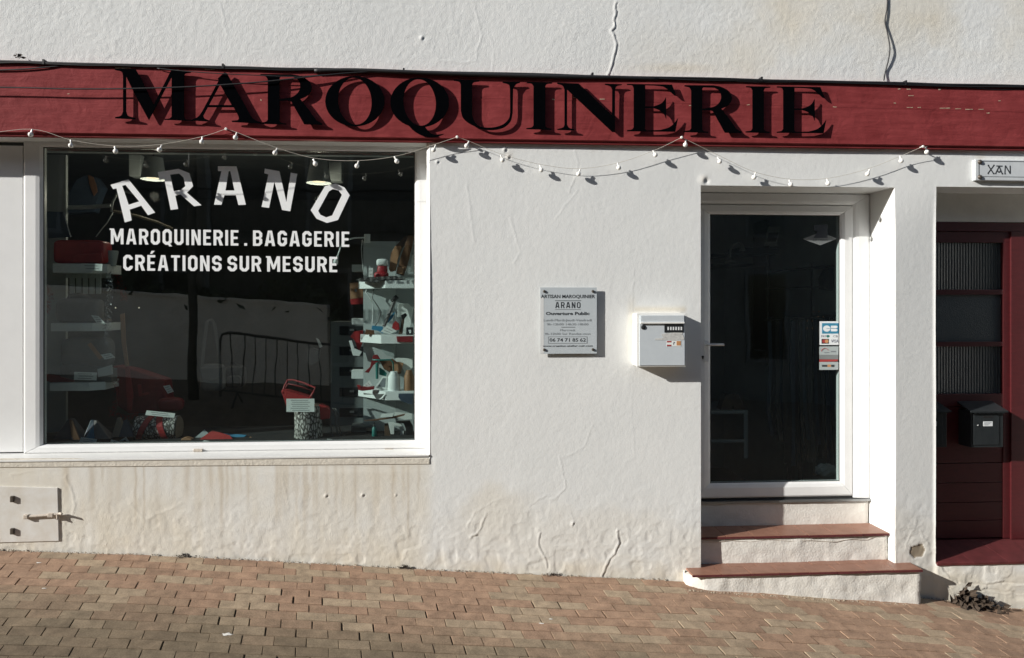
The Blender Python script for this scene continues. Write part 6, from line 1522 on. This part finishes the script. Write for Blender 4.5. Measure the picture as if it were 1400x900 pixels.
mb = MB(); mb.pprism([(1051,318),(1064.5,318),(1061,330.5),(1048.5,330.5)], 1.396, .003); mb.build('screen', M['black_plastic'], td)
item('shelf_unit', 'dark wall shelving with boxes behind the glazed door', 'shelving', [('board', [(935,349),(1060,345),(1060,349),(935,353)], 2.0, .3, 'navy_leather'), ('board', [(935,362),(1050,360),(1050,364),(935,367)], 2.0, .3, 'iron'), ('box', [(1013,338),(1095,341),(1095,347),(1013,346)], 1.95, .3, 'navy_leather'), ('side', [(1048,300),(1052,300),(1052,480),(1048,480)], 2.0, .3, 'iron')])
item('hanging_bag', 'black shoulder bag hanging at the right behind the glazed door', 'bag', [('s', [(1127,380),(1136,365),(1148,368),(1152,395),(1140,397),(1128,395)], 1.0, .1, 'black_leather')])
ld = empty('desk_lamp', W(997, 358, 1.6), 'grey hooked desk lamp behind the glass at the door upper left', 'lamp')
mb = MB(); mb.tube([W(998, 358, 1.6), W(998, 344, 1.6), W(1001, 336, 1.6), W(1008, 332, 1.6), W(1014, 334, 1.6)], .010, 8); mb.build('neck', M['panel_dark'], ld, smooth=True)
mb = MB(); mb.tube([W(1014, 334, 1.6), W(1015, 343, 1.6)], .012, 10, .028); mb.build('head', M['panel_dark'], ld, smooth='auto')
mb = MB(); mb.lathe([(.05, 0), (.048, .012)], W(998, 358, 1.6), 14); mb.build('base', M['panel_dark'], ld)
pg = empty('plastic_bag', W(1135, 655, .5), 'crumpled clear plastic bag on the floor behind the glazed door', 'bag')
mb = MB(); mb.blob(*bx(1121, 637, 1148, 655, .5, .12, .8), n=16)
for i, v in enumerate(mb.v): mb.v[i] = (v[0]+rng.gauss(0, .004), v[1]+rng.gauss(0, .004), v[2]+rng.gauss(0, .004))
mb.build('wrap', M['panel_dark'], pg)

# ------------------------------------------------------------------ the far side of the street (seen in the glass)
def gw(x, Y): return ground(x, Y)
ow = empty('street_wall', (-5, -8.2, gw(-5, -8.2)), 'pale rendered street wall across the road reflected in the shop window', 'wall')
mb = MB(); vs = []
xs_ = list(np.linspace(-16, -2.1, 15))
for x in xs_:
    zt = 1.62 + 2.11 - 1.62 - .069*(x+7.0) - .0
    for y in (-8.1, -8.4): vs += [(x, y, gw(x, y)-.1), (x, y, zt)]
fs = []
for i in range(len(xs_)-1):
    a = i*4; b = a+4; fs += [(a, b, b+1, a+1), (a+2, a+3, b+3, b+2), (a+1, b+1, b+3, a+3)]
mb.add(vs, fs); mb.build('render', M['opp_wall'], ow)
mb = MB()
for i in range(len(xs_)-1):
    zt0 = 2.11-.069*(xs_[i]+7.0); zt1 = 2.11-.069*(xs_[i+1]+7.0)
    mb.hexa([(xs_[i], -8.05, zt0), (xs_[i+1]-.01, -8.05, zt1), (xs_[i+1]-.01, -8.45, zt1), (xs_[i], -8.45, zt0)], [(xs_[i], -8.05, zt0+.06), (xs_[i+1]-.01, -8.05, zt1+.06), (xs_[i+1]-.01, -8.45, zt1+.06), (xs_[i], -8.45, zt0+.06)])
mb.build('coping', M['opp_wall'], ow, kind='stuff')
M['hedge'] = mat('hedge_leaf', (.030,.042,.022), .7, .4, 30, 0)
mb = MB()
for k in range(5200):
    x = rng.uniform(-15, -2.0); cl = .30 + .28*math.sin(x*1.7) + .2*math.sin(x*4.1+1)
    z = 2.11-.069*(x+7.0) + rng.uniform(-.3, max(.05, cl)); y = -8.7 + rng.gauss(0, .22)
    d = Vector((rng.gauss(0, 1), rng.gauss(0, 1), rng.gauss(0, 1))).normalized()*.11; q_ = d.cross(Vector((rng.gauss(0, 1), rng.gauss(0, 1), .5))).normalized()*.05; p = Vector((x, y, z))
    mb.add([p-d, p+q_, p+d, p-q_], [(0,1,2,3)])
mb.build('hedge', M['hedge'], None, label='dark leafy hedge over the street wall reflected in the glass', cat='hedge', kind='stuff')
for hx0, hx1, hh, lab, wins in ((-40, -13.6, 8.3, 'unseen long dark stone house added up the street to shade the road', (-37, -33, -29, -25, -21, -17)), (-13.5, 2.4, 8.0, 'dark stone house with iron balcony across the road reflected in the shop window', (-11.4, -8.4, -5.4, -2.4, .6)), (2.5, 16, 7.6, 'dark stone house across the road reflected in the glazed door', (4.4, 7.4, 10.4, 13.4))):  # the far house is unseen, added to shade the road; roof heights set likewise
    ob = empty('opposite_house', ((hx0+hx1)/2, -10, 0), lab, 'building')
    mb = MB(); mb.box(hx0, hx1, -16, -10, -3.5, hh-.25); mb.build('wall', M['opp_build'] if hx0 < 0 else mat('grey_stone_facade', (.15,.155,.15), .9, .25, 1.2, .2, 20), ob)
    mb = MB(); mb.box(hx0, hx1-.01, -16.3, -9.7, hh-.25, hh); mb.build('roof', M['shutter'], ob)
    for cx in wins:
        for z0, z1 in ((3.3, 5.2), (.5, 2.6)):
            mb = MB(); mb.box(cx-.5, cx+.5, -10.02, -9.96, z0, z1); f_ = mb.build('window', M['shutter'], ob)
            mb = MB(); mb.box(cx-.42, cx+.42, -9.96, -9.95, z0+.08, z1-.08); mb.build('pane', M['opp_glass'], f_)
    if 'balcony' in lab:
        mb = MB(); mb.box(-6.4, .2, -10, -9.2, 3.05, 3.2); mb.build('balcony_slab', M['opp_build'], ob)
        mb = MB(); mb.tube([(-6.4, -9.25, 4.15), (.2, -9.25, 4.15)], .025, 6); mb.tube([(-6.4, -9.25, 3.3), (.2, -9.25, 3.3)], .02, 6)
        for k in range(50):
            x = -6.3+k*.13; mb.tube([(x, -9.25, 3.2), (x, -9.25, 4.15)], .009, 5)
        mb.build('railing', M['iron'], ob, kind='stuff')
bar = empty('crowd_barrier', (-1.9, -5.7, gw(-1.9, -5.7)), 'steel crowd barrier standing in the street reflected in the shop window', 'barrier')
def bz(x): return gw(x, -5.7)
xa_, xb_ = -3.35, -1.0
mb = MB()
def BP(x, h): return Vector((x, -5.7, bz((xa_+xb_)/2) - .125*(x-(xa_+xb_)/2) + h))
mb.tube([BP(xa_, .1), BP(xa_, .95), BP(xa_+.04, 1.06), BP(xa_+.16, 1.1), BP(xb_-.16, 1.1), BP(xb_-.04, 1.06), BP(xb_, .95), BP(xb_, .1)], .021, 8); mb.tube([BP(xa_, .22), BP(xb_, .22)], .018, 6)
mb.build('frame', M['galv'], bar, smooth='auto')
for k in range(1, 14):
    x = xa_+(xb_-xa_)*k/14; mb = MB(); mb.tube([BP(x, .22), BP(x, 1.1)], .009, 6); mb.build('bar', M['galv'], bar)
for x in (xa_+.25, xb_-.25):
    mb = MB(); mb.tube([BP(x, .2), BP(x, .02)+Vector((0, .3, 0))], .018, 6); mb.tube([BP(x, .2), BP(x, .02)+Vector((0, -.3, 0))], .018, 6); mb.build('foot', M['galv'], bar)
pole = MB(); xq = -4.0; pole.tube([(xq, -6.4, gw(xq, -6.4)-.1), (xq, -6.4, 5.0)], .07, 12)
pole.build('street_pole', M['iron'], None, smooth='auto', label='black iron street pole reflected left of the barrier in the shop window', cat='pole')
